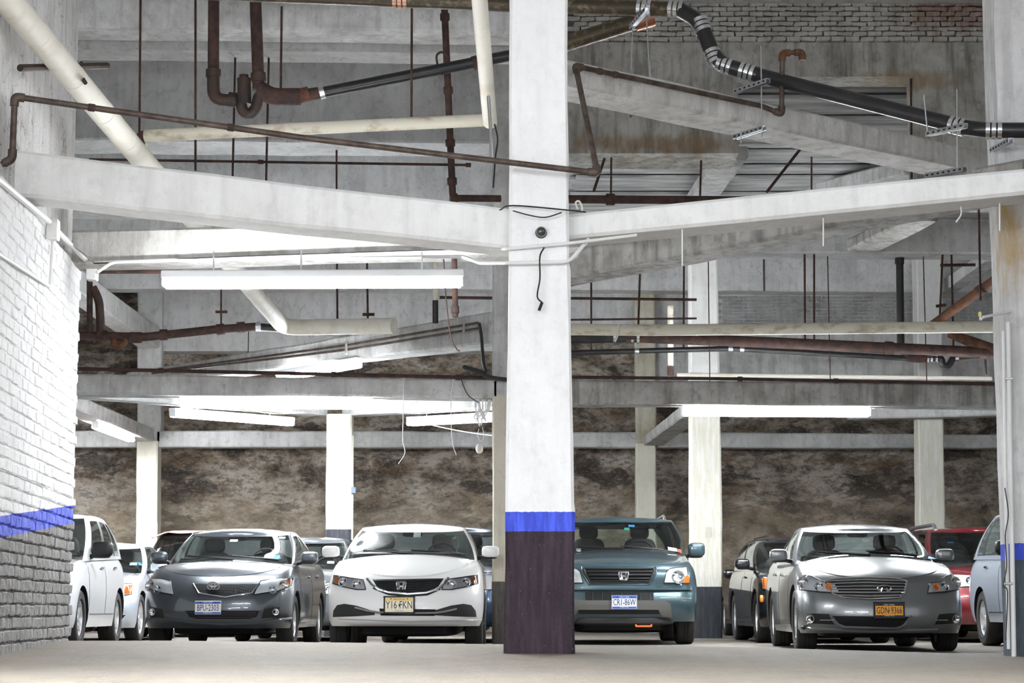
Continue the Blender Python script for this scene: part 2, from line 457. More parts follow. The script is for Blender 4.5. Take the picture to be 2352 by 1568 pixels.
column('stained upper column above the cream column behind the teal car', [(1000, 1461, 1508)], 39.7, .40, concrete('yellow_streaked_column', (.6, .58, .5), (.36, .30, .16), .6, .7, .4), zc(1018, 39.6), 8.0)
# small blank plate on the cream column
pp = P(1627, 1222, 31.99)
tag(mk('wall_plate', *move(cbox((.10, .02, .16), .006), pp), MT['cream']), 'small cream blank plate on the cream column beside the teal car', 'wall plate')

beam('wide white beam running from the brick wall to the thick white column', (30, 343, 449, 14.95), (1172, 478, 572, 15.35), .38, MT['white_paint'], ext=(.3, .15))
beam('wide white beam rising from the thick white column to the edge column', (1300, 490, 548, 15.35), (2420, 381, 440, 15.0), .42, MT['white_paint'], ext=(.1, 6.4))
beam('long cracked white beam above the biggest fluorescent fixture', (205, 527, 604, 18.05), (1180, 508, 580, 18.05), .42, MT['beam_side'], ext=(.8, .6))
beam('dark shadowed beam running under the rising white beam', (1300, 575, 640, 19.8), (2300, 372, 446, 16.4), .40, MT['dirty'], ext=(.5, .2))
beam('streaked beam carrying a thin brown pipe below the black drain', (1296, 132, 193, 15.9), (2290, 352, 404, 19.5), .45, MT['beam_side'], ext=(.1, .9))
beam('long level grey beam with a conduit on top, over the white sedan', (190, 858, 905, 24.0), (1140, 871, 914, 24.0), .42, MT['grey_paint'], ext=(1.2, .0))
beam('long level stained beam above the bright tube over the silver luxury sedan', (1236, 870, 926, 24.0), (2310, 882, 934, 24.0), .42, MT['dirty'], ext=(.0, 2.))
beam('grey beam running back from the long level beam to the pale cream column', (190, 902, 912, 28.0), (752, 905, 953, 34.0), .40, MT['grey_paint'], ext=(.8, .0))
beam('grey beam running from the pale cream column behind the hanging plastic', (806, 905, 953, 34.0), (1180, 895, 935, 30.0), .40, MT['grey_paint'], ext=(.3, .6))
beam('pale beam with a rusty mark above the tall column by the red car', (1990, 932, 962, 36.6), (2320, 928, 952, 35.0), .40, MT['mid_paint'], ext=(.4, .8))
beam('pale level beam across the rock wall behind the white sedan', (361, 988, 1026, 39.7), (1463, 992, 1027, 39.7), .40, MT['mid_paint'])
beam('pale level beam across the rock wall behind the silver luxury sedan', (1508, 992, 1027, 39.7), (2330, 998, 1029, 39.7), .40, MT['mid_paint'], ext=(0, 1.5))
beam('pale level beam across the rock wall beside the brick wall', (110, 988, 1026, 40.0), (313, 988, 1026, 40.0), .30, MT['mid_paint'])
beam('sloping white beam with two thin conduits running into the grey upper column', (335, 848, 880, 30.5), (1132, 714, 787, 24.1), .40, MT['grey_paint'], ext=(.6, .1))
beam('oblique beam with a short fixture under it beside the brick wall', (150, 893, 928, 33.2), (353, 983, 1014, 39.5), .42, MT['grey_paint'], ext=(.2, 0))
beam('short oblique beam behind the end of the bright tube', (1478, 1000, 1022, 39.4), (1640, 868, 905, 33.0), .42, MT['grey_paint'], ext=(0, .3))
beam('high oblique beam beside the brick wall above the rusty trap', (180, 612, 668, 33.4), (366, 752, 800, 39.6), .42, MT['mid_paint'], ext=(.2, 0))
# far upper layers, one behind the other under the high ceiling
beam('high front beam behind the rusty twin drop pipes', (150, -60, 62, 20.0), (1190, -40, 74, 20.0), .50, MT['grey_paint'], ext=(1, .2))
beam('second high beam directly behind the high front beam', (150, 60, 110, 20.9), (1190, 72, 122, 20.9), .50, MT['mid_paint'], ext=(1, .2))
beam('broad wrinkled plaster beam behind the twin drop pipes', (120, 90, 320, 26.0), (1160, 90, 330, 26.0), .85, MT['mid_paint'], ext=(1, 0))
beam('broad plaster beam behind the long thin rod', (120, 330, 487, 32.0), (1160, 330, 490, 32.0), .6, MT['mid_paint'], ext=(1, .2))
beam('far high beam over the rusty drain behind the biggest fixture', (120, 480, 662, 38.0), (1160, 480, 664, 38.0), .5, MT['mid_paint'], ext=(1, .3))
beam('far light beam above the whitewashed brick', (1236, 495, 579, 26.2), (2320, 500, 583, 26.2), .5, MT['mid_paint'], ext=(.2, 1.5))
beam('far beam panel hanging above the whitewashed brick band', (1236, 570, 664, 38.0), (2320, 575, 672, 38.0), .5, MT['mid_paint'], ext=(.2, 1.))
beam('oblique white beam under the plank ceiling', (1572, 452, 480, 31.6), (1648, 335, 366, 26.5), .42, MT['grey_paint'])
beam('broad oblique white beam under the plank ceiling near the edge column', (1800, 437, 475, 32.6), (2075, 365, 400, 27.5), .7, MT['grey_paint'])
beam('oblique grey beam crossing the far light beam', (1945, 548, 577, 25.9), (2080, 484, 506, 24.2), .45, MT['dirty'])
beam('oblique beam above the whitewashed brick by the edge column', (2180, 655, 685, 38.5), (2300, 575, 600, 34.0), .3, MT['grey_paint'])

# ------------------------------------------------------------------ walls, ceilings
def slab(name, a, b_, m, kind='structure'):
    lo = [min(a[i], b_[i]) for i in range(3)]; hi = [max(a[i], b_[i]) for i in range(3)]
    return tag(mk(name, *box([(lo[i] + hi[i]) / 2 for i in range(3)], [hi[i] - lo[i] for i in range(3)]), m, smooth=False), kind=kind)
slab('ceiling', (-10, 5.5, 8.0), (12, 43, 8.3), MT['mid_paint'])
slab('wall_far_left', (-9.6, 18, -.2), (-9.2, 43, 8.0), MT['dirty'])
slab('wall_far_right', (10.8, 10, -.2), (11.2, 43, 8.0), MT['dirty'])

# rock wall: blasted bedrock and rubble behind the parked cars
def rock_wall():
    m, nt, b = nodes_of('bedrock_and_rubble')
    pos, xyz = geo(nt)
    st = (1, 1, 2.1)
    _, n1 = noise_f(nt, pos, .85, (1, 1, 2.0), detail=9, rough=.58)
    _, n2 = noise_f(nt, pos, 3.2, (1, 1, 1.5), detail=8, rough=.68)
    f3, n3 = noise_f(nt, pos, 5.5, st, .50, .56, 8, .75)
    f4, n4 = noise_f(nt, pos, 15, (1, 1, 1.4), .52, .64, 6, .75)
    f5, _ = noise_f(nt, pos, .75, (1., 1, 2.2), .555, .60, 7, .62)
    f6, _ = noise_f(nt, pos, .8, (1, 1, 2.4), .545, .575, 8, .6)
    mix = math_n(nt, 'ADD', math_n(nt, 'MULTIPLY', n1, .6), math_n(nt, 'MULTIPLY', n2, .4))
    cr = nt.nodes.new('ShaderNodeValToRGB'); nt.links.new(mix, cr.inputs[0])
    e = cr.color_ramp.elements; e[0].position = .37; e[0].color = (.10, .078, .062, 1); e[1].position = .61; e[1].color = (.86, .80, .71, 1)
    for p_, c_ in ((.43, (.25, .205, .165)), (.475, (.49, .41, .33)), (.525, (.72, .63, .53))):
        q_ = e.new(p_); q_.color = rgba(c_)
    c = cr.outputs[0]
    c = mixc(nt, math_n(nt, 'MULTIPLY', f5, .6), c, (.36, .235, .13))
    c = mixc(nt, math_n(nt, 'MULTIPLY', f6, .8), c, (.09, .075, .065))
    c = mixc(nt, math_n(nt, 'MULTIPLY', f3, .6), c, (.13, .105, .09))
    c = mixc(nt, math_n(nt, 'MULTIPLY', f4, .35), c, (.88, .82, .72))
    # sandy lime wash along the wall foot, its colour partly replacing missing lamplight
    zz = math_n(nt, 'ADD', xyz[2], math_n(nt, 'MULTIPLY', n2, 2.2))
    r = nt.nodes.new('ShaderNodeMapRange'); r.inputs[1].default_value = 3.95; r.inputs[2].default_value = 2.9; nt.links.new(zz, r.inputs[0])
    c = mixc(nt, math_n(nt, 'MULTIPLY', math_n(nt, 'MULTIPLY', r.outputs[0], n1), .95), c, (.90, .77, .58))
    nt.links.new(c, b.inputs['Base Color']); b.inputs['Roughness'].default_value = .85; b.inputs['Specular IOR Level'].default_value = .25
    set_bump(nt, b, math_n(nt, 'ADD', n3, math_n(nt, 'MULTIPLY', n4, .6)), .9, .12)
    nx, nz = 260, 90; v = []
    for k in range(nz + 1):
        for i in range(nx + 1):
            x, z = -9.4 + 20.4 * i / nx, -.3 + 7.4 * k / nz
            q = Vector((x * .8, 3.1, z * 1.7))
            d = noise.fractal(q, 1., 2.1, 6) * .34
            cell = noise.voronoi(Vector((x * .85 + .25 * noise.noise(q * 2), 0, z * 1.9)))[0]
            d += min(.22, (cell[1] - cell[0]) * .55)
            v.append((x, 41.2 - d, z))
    f = [(k * (nx + 1) + i, k * (nx + 1) + i + 1, (k + 1) * (nx + 1) + i + 1, (k + 1) * (nx + 1) + i) for k in range(nz) for i in range(nx)]
    tag(mk('wall_back', v, f, m, angle=60), kind='structure')
rock_wall()
# plastered upper lengths of the back wall
def panel(name, x0, x1, y0, y1, Y, th, m):
    a, b_ = P(x0, y1, Y), P(x1, y0, Y)
    return slab(name, (a.x, Y, a.z), (b_.x, Y + th, b_.z), m)
panel('wall_back_upper', 368, 1180, 600, 806, 39.9, .5, MT['mid_paint'])
panel('wall_back_upper_plaster', 1506, 2420, 748, 876, 39.9, .5, MT['grey_paint'])
wb = panel('wall_back_whitewashed', 1290, 2420, 600, 750, 40.2, .4, MT['mid_paint'])
panel('wall_back_corner', 110, 318, 430, 600, 40.0, .4, MT['dirty'])

# brick pieces
BRICK = [cbox((.195, .10, .055), .008) for _ in range(4)]
def brick_mesh(vf, m, name, jit=.006):
    v = [Vector(p) + Vector((random.uniform(-jit, jit), random.uniform(-jit, jit), random.uniform(-jit, jit))) for p in vf[0]]
    me = bpy.data.meshes.new(name); me.from_pydata([tuple(p) for p in v], [], vf[1]); me.materials.append(m); return me
def lay_bricks(parent, m, orig, along, nrm, length, z0, z1, bl, bh, joint, proud, single=True, jit=.006, maxn=290, skip=None):
    """rows of bricks; orig is the wall's foot, along its direction, nrm the way it faces"""
    rot = Matrix((along, -nrm, Vector((0, 0, 1)))).transposed()
    base = cbox((bl, .10, bh), .009)
    meshes = [brick_mesh(base, m, 'brick', jit) for _ in range(5)] if single else None
    g = G(); n = 0; k = 0
    rz = rot.to_4x4().to_euler()
    while z0 + k * (bh + joint) + bh <= z1 + .02:
        z = z0 + k * (bh + joint) + bh / 2
        s = bl / 2 - (.5 * (bl + joint) if k % 2 else 0)
        while s - bl / 2 < length:
            if 0 <= s <= length:
                p = orig + along * s + nrm * (proud - .05 + random.uniform(-.006, .006)) + Vector((0, 0, z + random.uniform(-.004, .004)))
                if not (skip and skip(p)):
                    if single:
                        o = bpy.data.objects.new('brick', random.choice(meshes)); COL.objects.link(o)
                        o.parent = parent; o.location = p; o.rotation_euler = (rz.x, rz.y + random.uniform(-.012, .012), rz.z)
                        n += 1
                    else:
                        v = [Vector(q) + Vector((random.uniform(-jit, jit), random.uniform(-jit, jit) * .6, random.uniform(-jit, jit))) for q in base[0]]
                        g.add(([rot @ q + p for q in v], base[1]))
            s += bl + joint
        k += 1
    if not single: return tag(g.obj('brick_courses', m, parent, smooth=False), kind='stuff')
    return n
# brick wall beside the entrance
WA, WB = Vector((-3.67, 14.3, 0)), Vector((-3.95, 18.0, 0))
WD = (WB - WA).normalized(); WN = Vector((WD.y, -WD.x, 0))
W0 = WA - WD * 6.0
sl = (14.3, (zc(1160, 18.0) - zc(1185, 14.3)) / 3.7)
m_brick = concrete('painted_brick', (.86, .86, .86), (.66, .64, .63), .25, .12, .45, bands=[(zc(1185, 14.3), (.10, .13, .60)), (zc(1236, 14.3), (.20, .195, .19))], slope=sl, speck=.7, patch=5)
m_mortar = concrete('painted_mortar', (.80, .80, .80), (.6, .6, .6), .2, .1, .3, bands=[(zc(1185, 14.3), (.10, .13, .50)), (zc(1236, 14.3), (.085, .08, .08))], slope=sl)
m_plaster = concrete('cracked_white_plaster', (.70, .69, .68), (.40, .38, .37), .55, .55, .6, .8)
def wall_left():
    LEN = (WB - W0).length
    th = .45; ZB = 3.42
    def pr(z0, z1, off):
        p = [W0 + WN * off, WB + WN * off, WB + WN * (off - th), W0 + WN * (off - th)]
        return hexa([q + Vector((0, 0, z0)) for q in p][::-1] + [q + Vector((0, 0, z1)) for q in p][::-1])
    g = G(); g.add(pr(-.15, 1.345, -.02)); g.add(pr(1.345, ZB, -.009))
    root = tag(g.obj('wall_left', m_mortar, smooth=False), kind='structure')
    s0 = 5.55
    lay_bricks(root, m_brick, W0 + WD * s0, WD, WN, LEN - s0, .02, 1.33, .215, .082, .013, .0)
    lay_bricks(root, m_brick, W0 + WD * s0, WD, WN, LEN - s0, .02 + 14 * .095, ZB, .215, .082, .013, .0, single=False, jit=.004)
    lay_bricks(root, m_brick, W0, WD, WN, s0 - .2, .02, ZB, .215, .082, .013, .0, single=False, jit=.004)
    up = mk('wall_left_upper', *pr(ZB, 8.0, -.09), m_plaster, smooth=False); tag(up, kind='structure')
    return root
wall_left()

# upper wall at the far side: painted brick over a stained concrete frame
YR = 24.6
def wall_upper():
    g = G()
    def blk(x0, x1, y0, y1, d0=0., d1=.5):
        a, b_ = P(x0, y1, YR), P(x1, y0, YR)
        g.add(box(((a.x + b_.x) / 2, YR + (d0 + d1) / 2, (a.z + b_.z) / 2), (b_.x - a.x, d1 - d0, b_.z - a.z)))
    blk(1230, 2420, 97, 176); blk(1230, 1694, 176, 352, .0, .9); blk(2108, 2420, 176, 470)
    ps = P(1500, 330, YR); p2 = P(2080, 185, YR)
    m = concrete('stained_concrete_wall', (.52, .51, .48), (.17, .155, .13), .85, 1.0, .6, stains=[(tuple(ps), (1.15, 1.2, .13), (.26, .175, .10)), (tuple(p2), (.6, .6, .12), (.30, .22, .13))])
    root = tag(g.obj('wall_upper', m, smooth=False), kind='structure')
    mb = concrete('grimy_painted_brick', (.56, .55, .52), (.26, .23, .20), .75, .5, .5, stains=[(tuple(P(2200, 20, YR)), (.8, .8, .35), (.26, .15, .11))])
    a, b_ = P(1300, 97, YR), P(2290, 0, YR)
    bb = slab('wall_upper_brick', (a.x - .5, YR + .05, a.z), (b_.x + 1, YR + .5, 8.0), mat('dark_mortar', (.24, .225, .21), .9))
    lay_bricks(bb, mb, Vector((a.x, YR, 0)), Vector((1, 0, 0)), Vector((0, -1, 0)), b_.x - a.x, a.z + .01, b_.z + .06, .175, .053, .012, .05, jit=.011)
    c0, c1 = P(1648, 748, 40.2), P(2290, 676, 40.2)
    lay_bricks(wb, concrete('whitewashed_brick', (.42, .42, .41), (.16, .15, .15), .7, .4, .5), Vector((c0.x, 40.2, 0)), Vector((1, 0, 0)), Vector((0, -1, 0)), c1.x - c0.x, c0.z, c1.z, .20, .055, .014, .02, single=False)
wall_upper()
# plank ceiling between the oblique beams
def planks():
    root = slab('ceiling_planked', (.9, 25.6, 7.12), (7.5, 33.6, 7.3), MT['board'])
    y = 25.6
    pm = []
    for k in range(4):
        me = bpy.data.meshes.new('plank')
        vf = cbox((6.5, .235, .05), .006); me.from_pydata([tuple(p) for p in vf[0]], [], vf[1])
        me.materials.append(MT['board']); pm.append(me)
    while y < 33.3:
        o = bpy.data.objects.new('plank', random.choice(pm)); COL.objects.link(o); o.parent = root
        o.location = (4.2 + random.uniform(-.05, .05), y + .125, 7.09 - random.choice([0, .0, .03, .06])); y += .25
planks()
# ------------------------------------------------------------------ pipes, conduits, hangers
def Pw(px, py, off=0.):
    """picture point on the brick wall, off metres in front of it"""
    d = P(px, py, 10.) - Vector((0, 0, EYE)); o = Vector((0, 0, EYE))
    return o + d * ((WA + WN * off - o).dot(WN) / d.dot(WN))
def pipe(name, label, cat, pts, dpx, m, bend=.12, n=12, collars=(), collar_m=None, clen=.07, cgrow=1.25, group=None, world=False, collar_name='coupling', cap=True):
    """pts: (px, py, Y); dpx: diameter in pixels at the first point (or metres if < 1). collars: (segment, t) along the run"""
    w = [Vector(p) if world else P(*p) for p in pts]
    r = dpx / 2 if dpx < 1 else dpx / 2 * m_per_px(pts[0][2])
    o = tag(mk(name, *tube(fillet(w, bend), r, n, cap), m), label, cat, group)
    for seg, t in collars:
        c = w[seg].lerp(w[seg + 1], t); d = (w[seg + 1] - w[seg]).normalized() * clen / 2
        k = r * cgrow
        mk(collar_name, *tube([c - d, c - d * .8, c + d * .8, c + d], [k * .92, k, k, k * .92], n), collar_m or m, o)
    return o
def elbow(parent, a, b_, c, r, m, ln=.16, name='elbow', n=12):
    a, b_, c = [P(*q) if not isinstance(q, Vector) else q for q in (a, b_, c)]
    p, q = b_ + (a - b_).normalized() * ln, b_ + (c - b_).normalized() * ln
    return mk(name, *tube(fillet([p, b_, q], ln * .8, 8), r, n), m, parent)

# large pale pipe slanting past the brick wall and away under the beams
A, B_, C_ = (-22, -47, 13.15), (652, 752, 25.6), (905, 748, 24.9)
big = pipe('insulated_pipe', 'fat cream insulated pipe slanting down past the brick wall then running level', 'pipe', [A, B_, C_], .205, MT['white_pipe'], .25, 18,
           collars=[(0, .09), (0, .17), (0, .245), (0, .31), (0, .55), (1, .3), (1, .75)], clen=.03, cgrow=1.03, collar_name='jacket_seam')
a, b_ = Pw(46, 156, .0), P(246, 151, 15.9)
bar = tag(mk('support_bar', *tube([a, b_], .028, 8), MT['dark_iron']), 'dark steel support bar sticking out of the plaster behind the fat cream pipe', 'bar')
mk('strap', *tube(fillet([P(187, 145, 15.6), P(186, 175, 15.4), P(196, 190, 15.1)], .03), .018, 6), MT['rust'], bar)

# thin brown pipe crossing in front of the column
q = [(4, 378, 14.2), (28, 365, 14.2), (34, 222, 14.2), (700, 317, 14.6), (1372, 397, 14.95), (1322, 152, 15.75), (1748, 243, 17.2), (1795, 262, 17.25), (1797, 122, 17.25), (1842, 120, 17.3), (1843, 138, 17.3)]
thin = pipe('thin_water_pipe', 'thin brown pipe crossing in front of the thick white column and climbing over beams', 'pipe', q, .046, MT['brown_steel'], .05, 10,
            collars=[(2, .26), (2, .74), (5, .12), (5, .2)], collar_m=MT['rust'], clen=.05)
for i in (1, 2, 4, 5, 7, 8, 9): elbow(thin, q[i - 1], q[i], q[i + 1], .033, MT['rust_orange'] if i > 7 else MT['brown_steel'], .07)
# stained horizontal pipe with broken end, and the white drop pipe
sp = pipe('stained_pipe', 'stained cream insulated pipe ending beside the white drop pipe', 'pipe', [(333, 312, 17.4), (1112, 276, 17.0)], 29, MT['dirty_pipe'], 0, 14,
          collars=[(0, .06), (0, .32), (0, .6), (0, .9)], clen=.02, cgrow=1.02, collar_name='jacket_seam')
mk('rusty_end', *tube(fillet([P(338, 310, 17.4), P(322, 312, 17.4), P(322, 335, 17.4)], .04), .042, 10), MT['rust'], sp)
mk('drop_pipe', *tube([P(330, 318, 17.5), P(331, 356, 17.5)], .035, 8), MT['dirty_pipe'], sp)
dp = pipe('white_drop_pipe', 'smooth white pipe coming down beside the thick white column with a rounded end', 'pipe', [(1098, -40, 14.6), (1124, 262, 16.6), (1126, 281, 16.75)], .125, MT['white_pipe'], 0, 16)
mk('end_cap', *superell(P(1125.5, 272, 16.7), (.125, .125, .11), .8), MT['white_pipe'], dp)
tag(mk('hanger_strap', *tube([P(1122, 222, 16.0), P(1127, 300, 15.6), P(1129, 374, 14.85)], .014, 6), MT['steel']), 'perforated steel strap tying the thin brown pipe to the white drop pipe', 'strap')
tag(mk('loose_cable', *tube(smooth_path([P(1136, 285, 16.6), P(1143, 320, 16.6), P(1138, 360, 16.6), P(1133, 430, 16.4)]), .008, 6), MT['cable']), 'black cable curling down beside the white drop pipe', 'cable')

# cast iron drain: two drops, a trap and the run to the right
YD = 19.0
root = thing('cast_iron_drain', 'rusty cast iron drain with two drops, a trap and a long rising black run', 'pipe', P(600, 215, YD))
def sub(name, pts, r, m, bend=.1, n=12): return reparent(mk(name, *tube(fillet([P(*p) for p in pts], bend), r, n), m), root)
px = m_per_px(YD)
sub('drop_pipe', [(491, -20, YD), (490, 190, YD)], 13.5 * px, MT['rust'])
sub('drop_pipe', [(586, -20, YD), (594, 205, YD)], 14 * px, MT['rust'])
sub('elbow', [(490, 160, YD), (490, 228, YD), (545, 232, YD)], 15 * px, MT['dark_iron'], .22)
for p0, p1 in (((490, 160), (490, 178)), ((593, 168), (594, 188)), ((525, 228), (542, 230)), ((683, 222), (710, 215))):
    sub('hub', [(*p0, YD), (*p1, YD)], 18 * px, MT['dark_iron'] if p0[0] < 600 else MT['rust_orange'])
sub('cleanout', [(560, 180, YD), (562, 240, YD)], 16 * px, MT['dark_iron']); sub('cleanout_plug', [(560, 172, YD), (560, 182, YD)], 11 * px, MT['dark_iron'])
sub('trap', [(553, 215, YD), (556, 254, YD), (572, 264, YD), (588, 250, YD), (595, 215, YD), (625, 216, YD)], 13 * px, MT['dark_iron'], .08)
sub('wye', [(595, 205, YD), (625, 222, YD), (690, 222, YD)], 21 * px, MT['rust'], .1)
sub('iron_run', [(680, 222, YD), (742, 212, YD)], 15 * px, MT['rust'])
sub('black_run', [(738, 213, YD), (1168, 128, YD), (1300, 102, YD)], 13.5 * px, MT['black_pipe'], 0)
sub('brown_run', [(1280, 106, YD), (1475, 45, YD)], 20 * px, MT['olive_pipe'], 0)
sub('clamp_band', [(734, 214, YD), (745, 211, YD)], 16 * px, MT['steel']); sub('collar', [(1086, 146, YD), (1098, 142, YD)], 17 * px, MT['rust'])
sub('copper_band', [(1458, 52, YD), (1500, 40, YD)], 22 * px, mat('copper_band', (.45, .2, .12), .4, .8))
h = reparent(mk('ring_hanger', *tube(smooth_path([P(1005, 150, YD), P(1003, 128, YD), P(1015, 120, YD), P(1028, 132, YD), P(1022, 165, YD), P(1008, 168, YD), P(1005, 150, YD)]), .012, 6), MT['rust']), root)

# black main drain at the top with steel bands and trapeze struts
YB = 17.6
root = thing('black_drain', 'fat black drain pipe with shiny steel bands bending down to the edge column', 'pipe', P(1650, 140, YB))
run = [(-260, -46, 18.6), (1170, 10, 18.0), (1470, 19, 17.8), (1560, 22, 17.7), (1608, 50, 17.6), (1645, 146, 17.5), (1740, 172, 17.4), (2215, 293, 16.4), (2270, 299, 16.3), (2420, 299, 16.2), (3860, 302, 16.2)]
W = [P(*p) for p in run]
reparent(mk('pipe_run', *tube(fillet(W[:4], .05), .072, 16), MT['olive_pipe']), root)
reparent(mk('pipe_bend', *tube(fillet(W[3:7], .16), .072, 16), MT['black_pipe']), root)
reparent(mk('pipe_run', *tube(fillet(W[6:], .1), .066, 16), MT['black_pipe']), root)
def band(seg, t, m=None, ln=.07):
    c = W[seg].lerp(W[seg + 1], t); d = (W[seg + 1] - W[seg]).normalized()
    for s in (-.7, 0, .7):
        reparent(mk('steel_band', *tube([c + d * ln * (s - .25), c + d * ln * (s + .25)], .078, 16), m or MT['chrome']), root)
for s, t in ((0, .83), (2, .12), (2, .92), (4, .1), (4, .85), (5, .2), (5, .75), (8, .08)): band(s, t, MT['chrome'] if s else mat('copper_clamp', (.55, .32, .22), .35, .8))
band(6, .97)
def trapeze(label, c, tilt_px, rods, w=70):
    """perforated strut channel with hanging rods"""
    a, b_ = P(c[0] - w / 2, c[1] + tilt_px / 2, c[2] + .25), P(c[0] + w / 2, c[1] - tilt_px / 2, c[2] - .25)
    d = (b_ - a); L = d.length
    rt = thing('strut_hanger', label, 'hanger', (a + b_) / 2, group='steel strut hangers of the black drain')
    x = d.normalized(); y = Vector((0, 0, 1)).cross(x).normalized(); z = x.cross(y)
    M3 = Matrix((x, y, z)).transposed()
    g = G(); g.add(move(box((0, 0, .018), (L, .041, .005)), (0, 0, 0), M3))
    for s in (-1, 1): g.add(move(box((0, 0, 0), (L, .004, .041)), M3 @ Vector((0, s * .02, 0)), M3))
    g.obj('channel', MT['steel'], rt, smooth=False)
    n = int(L / .07)
    hv = G()
    for i in range(n): hv.add(move(box(((i + .5) / n * L - L / 2, -.0225, 0), (.03, .002, .014)), (0, 0, 0), M3))
    tag(hv.obj('slot_row', MT['grille_black'], rt, smooth=False), kind='stuff')
    for (x0, y0, x1, y1) in rods:
        reparent(mk('threaded_rod', *tube([P(x0, y0, c[2] - .1), P(x1, y1, c[2] - .1)], .006, 6), MT['steel']), rt)
trapeze('steel strut hanger beside the first steel band of the black drain', (1468, 42, 17.6), 42, [(1482, -20, 1492, 175)], 36)
trapeze('steel strut under the streaked beam below the first bend of the black drain', (1478, 254, 17.6), 30, [(1453, 60, 1450, 160), (1492, 140, 1500, 250)], 56)
trapeze('upper steel strut under the sloping length of the black drain', (1726, 198, 17.1), 26, [(1748, 105, 1750, 315)], 76)
trapeze('lower steel strut under the streaked beam below the sloping black drain', (1722, 304, 17.1), 22, [(1702, 300, 1702, 328)], 68)
trapeze('steel strut under the black drain beside the edge column', (2174, 298, 16.3), 20, [(2198, 205, 2199, 385), (2122, 218, 2130, 300)], 88)
trapeze('low steel strut resting above the rising white beam', (2172, 396, 16.5), 16, [], 88)
trapeze('small slotted strut on the edge column below the black drain', (2300, 334, 16.5), 24, [], 44)
# vertical rusty pipe and the level dark pipe behind the column
vp = pipe('rusty_riser', 'rusty vertical pipe with hubs left of the thick white column joining a dark level pipe', 'pipe', [(1016, -90, 19.5), (1040, 455, 19.5), (1150, 456, 19.6)], 17, MT['rust'], .05, 10,
          collars=[(0, .24), (0, .55), (0, .77), (0, .93), (1, .02)], clen=.07, cgrow=1.4)
vp['label'] = 'rusty vertical pipe with hubs beside the white drop pipe, joining a dark level pipe'
pipe('rusty_level_pipe', 'long level brown pipe seen behind the rising white beam', 'pipe', [(1240, 457, 22.0), (1700, 460, 22.2), (2330, 466, 22.5)], 20, MT['rust'], 0, 10, collars=[(0, .35), (1, .4)], clen=.1, cgrow=1.4)
v2 = pipe('rusty_riser', 'lower length of rusty pipe dropping behind the biggest fixture beside the cream pipe stub', 'pipe', [(1043, 560, 18.3), (1046, 728, 18.3)], 14, MT['rust'], 0, 10, collars=[(0, .9)], clen=.07, cgrow=1.35)
v3 = pipe('pipe_stub', 'cream and black pipe stub dropping behind the biggest fixture', 'pipe', [(1000, 585, 24.5), (1000, 690, 24.5)], 13, MT['dirty_pipe'], 0, 10)
mk('black_length', *tube([P(1000, 690, 24.5), P(1000, 742, 24.5)], 7 * m_per_px(24.5), 10), MT['black_pipe'], v3)
# thin rods
RODS = [((323, -10), (320, 310), 20.0), ((449, -10), (449, 392), 19.6), ((541, 100), (534, 415), 21.2), ((618, 100), (611, 425), 21.2), ((647, 15), (645, 205), 19.05), ((946, -10), (945, 268), 18.6),
        ((773, 335), (773, 440), 26.5), ((1404, 362), (1403, 460), 22.0), ((1611, 345), (1608, 452), 25.0), ((1864, 330), (1864, 440), 28.9), ((2092, 170), (2094, 410), 24.7), ((2248, 462), (2252, 690), 22.4),
        ((1470, 625), (1466, 750), 25.0), ((1754, 585), (1755, 668), 37.99), ((1848, 572), (1849, 782), 26.3), ((1870, 572), (1870, 782), 26.3), ((774, 600), (775, 738), 25.3), ((843, 600), (845, 738), 25.1),
        ((508, 660), (508, 750), 29.5), ((2166, 560), (2158, 738), 26.3), ((2185, 572), (2190, 800), 26.3), ((1358, 572), (1358, 808), 26.6), ((1571, 572), (1570, 801), 26.6), ((2262, 805), (2265, 860), 26.3)]
WHERE = ['beside the fat cream pipe', 'beside the twin drop pipes', 'behind the iron elbow', 'behind the iron trap', 'carrying the iron wye', 'in front of the high front beam', 'crossing the long level rod',
         'holding the long level brown pipe', 'in front of the oblique white beam', 'beside the slanting rust rod', 'in front of the stained concrete frame', 'beside the edge column', 'behind the dark shadowed beam',
         'on the far beam panel', 'holding the level cream pipe, first of two', 'holding the level cream pipe, second of two', 'dropping to the level length of the fat pipe', 'with a short crossbar behind the biggest fixture',
         'holding the rusty drain near the oblique beam', 'with a crossbar beside the black vertical pipe', 'holding the rusty wye by the edge column', 'holding the thin black pipe near the thick column', 'holding the thin black pipe near the stub of yellow pipe', 'below the rusty wye']
for ((a, b_, Y), wh) in zip(RODS, WHERE):
    o = pipe('hanger_rod', 'thin rusty hanger rod ' + wh, 'rod', [(*a, Y), (*b_, Y)], .026 if Y < 23 else .03, MT['rust'], 0, 6, group='thin hanging rods')
for x0, y0, x1, y1, Y, wh in ((833, 722, 860, 722, 25.1, 17), (495, 716, 522, 716, 29.5, 18), (2150, 703, 2172, 700, 26.3, 19), (2160, 609, 2240, 608, 26.3, 19)):
    ob = [o for o in COL.objects if o.get('label') == 'thin rusty hanger rod ' + WHERE[wh]][0]
    mk('crossbar', *tube([P(x0, y0, Y), P(x1, y1, Y)], .022, 6), MT['rust'], ob)
pipe('level_rod', 'long thin rust rod running level behind the wide white beam', 'rod', [(205, 366, 21.2), (1080, 379, 21.2)], .03, MT['rust'], 0, 6, collars=[(0, .45), (0, .995)], clen=.06, cgrow=1.7)
pipe('slanting_rod', 'slanting rust rod hanging below the streaked beam', 'rod', [(1846, 332, 22.5), (1762, 440, 21.5)], .034, MT['rust'], 0, 6)
pipe('slanting_rod', 'short slanting rust rod behind the thin brown pipe elbow', 'rod', [(1388, 365, 22.), (1364, 438, 21.5)], .034, MT['rust'], 0, 6)
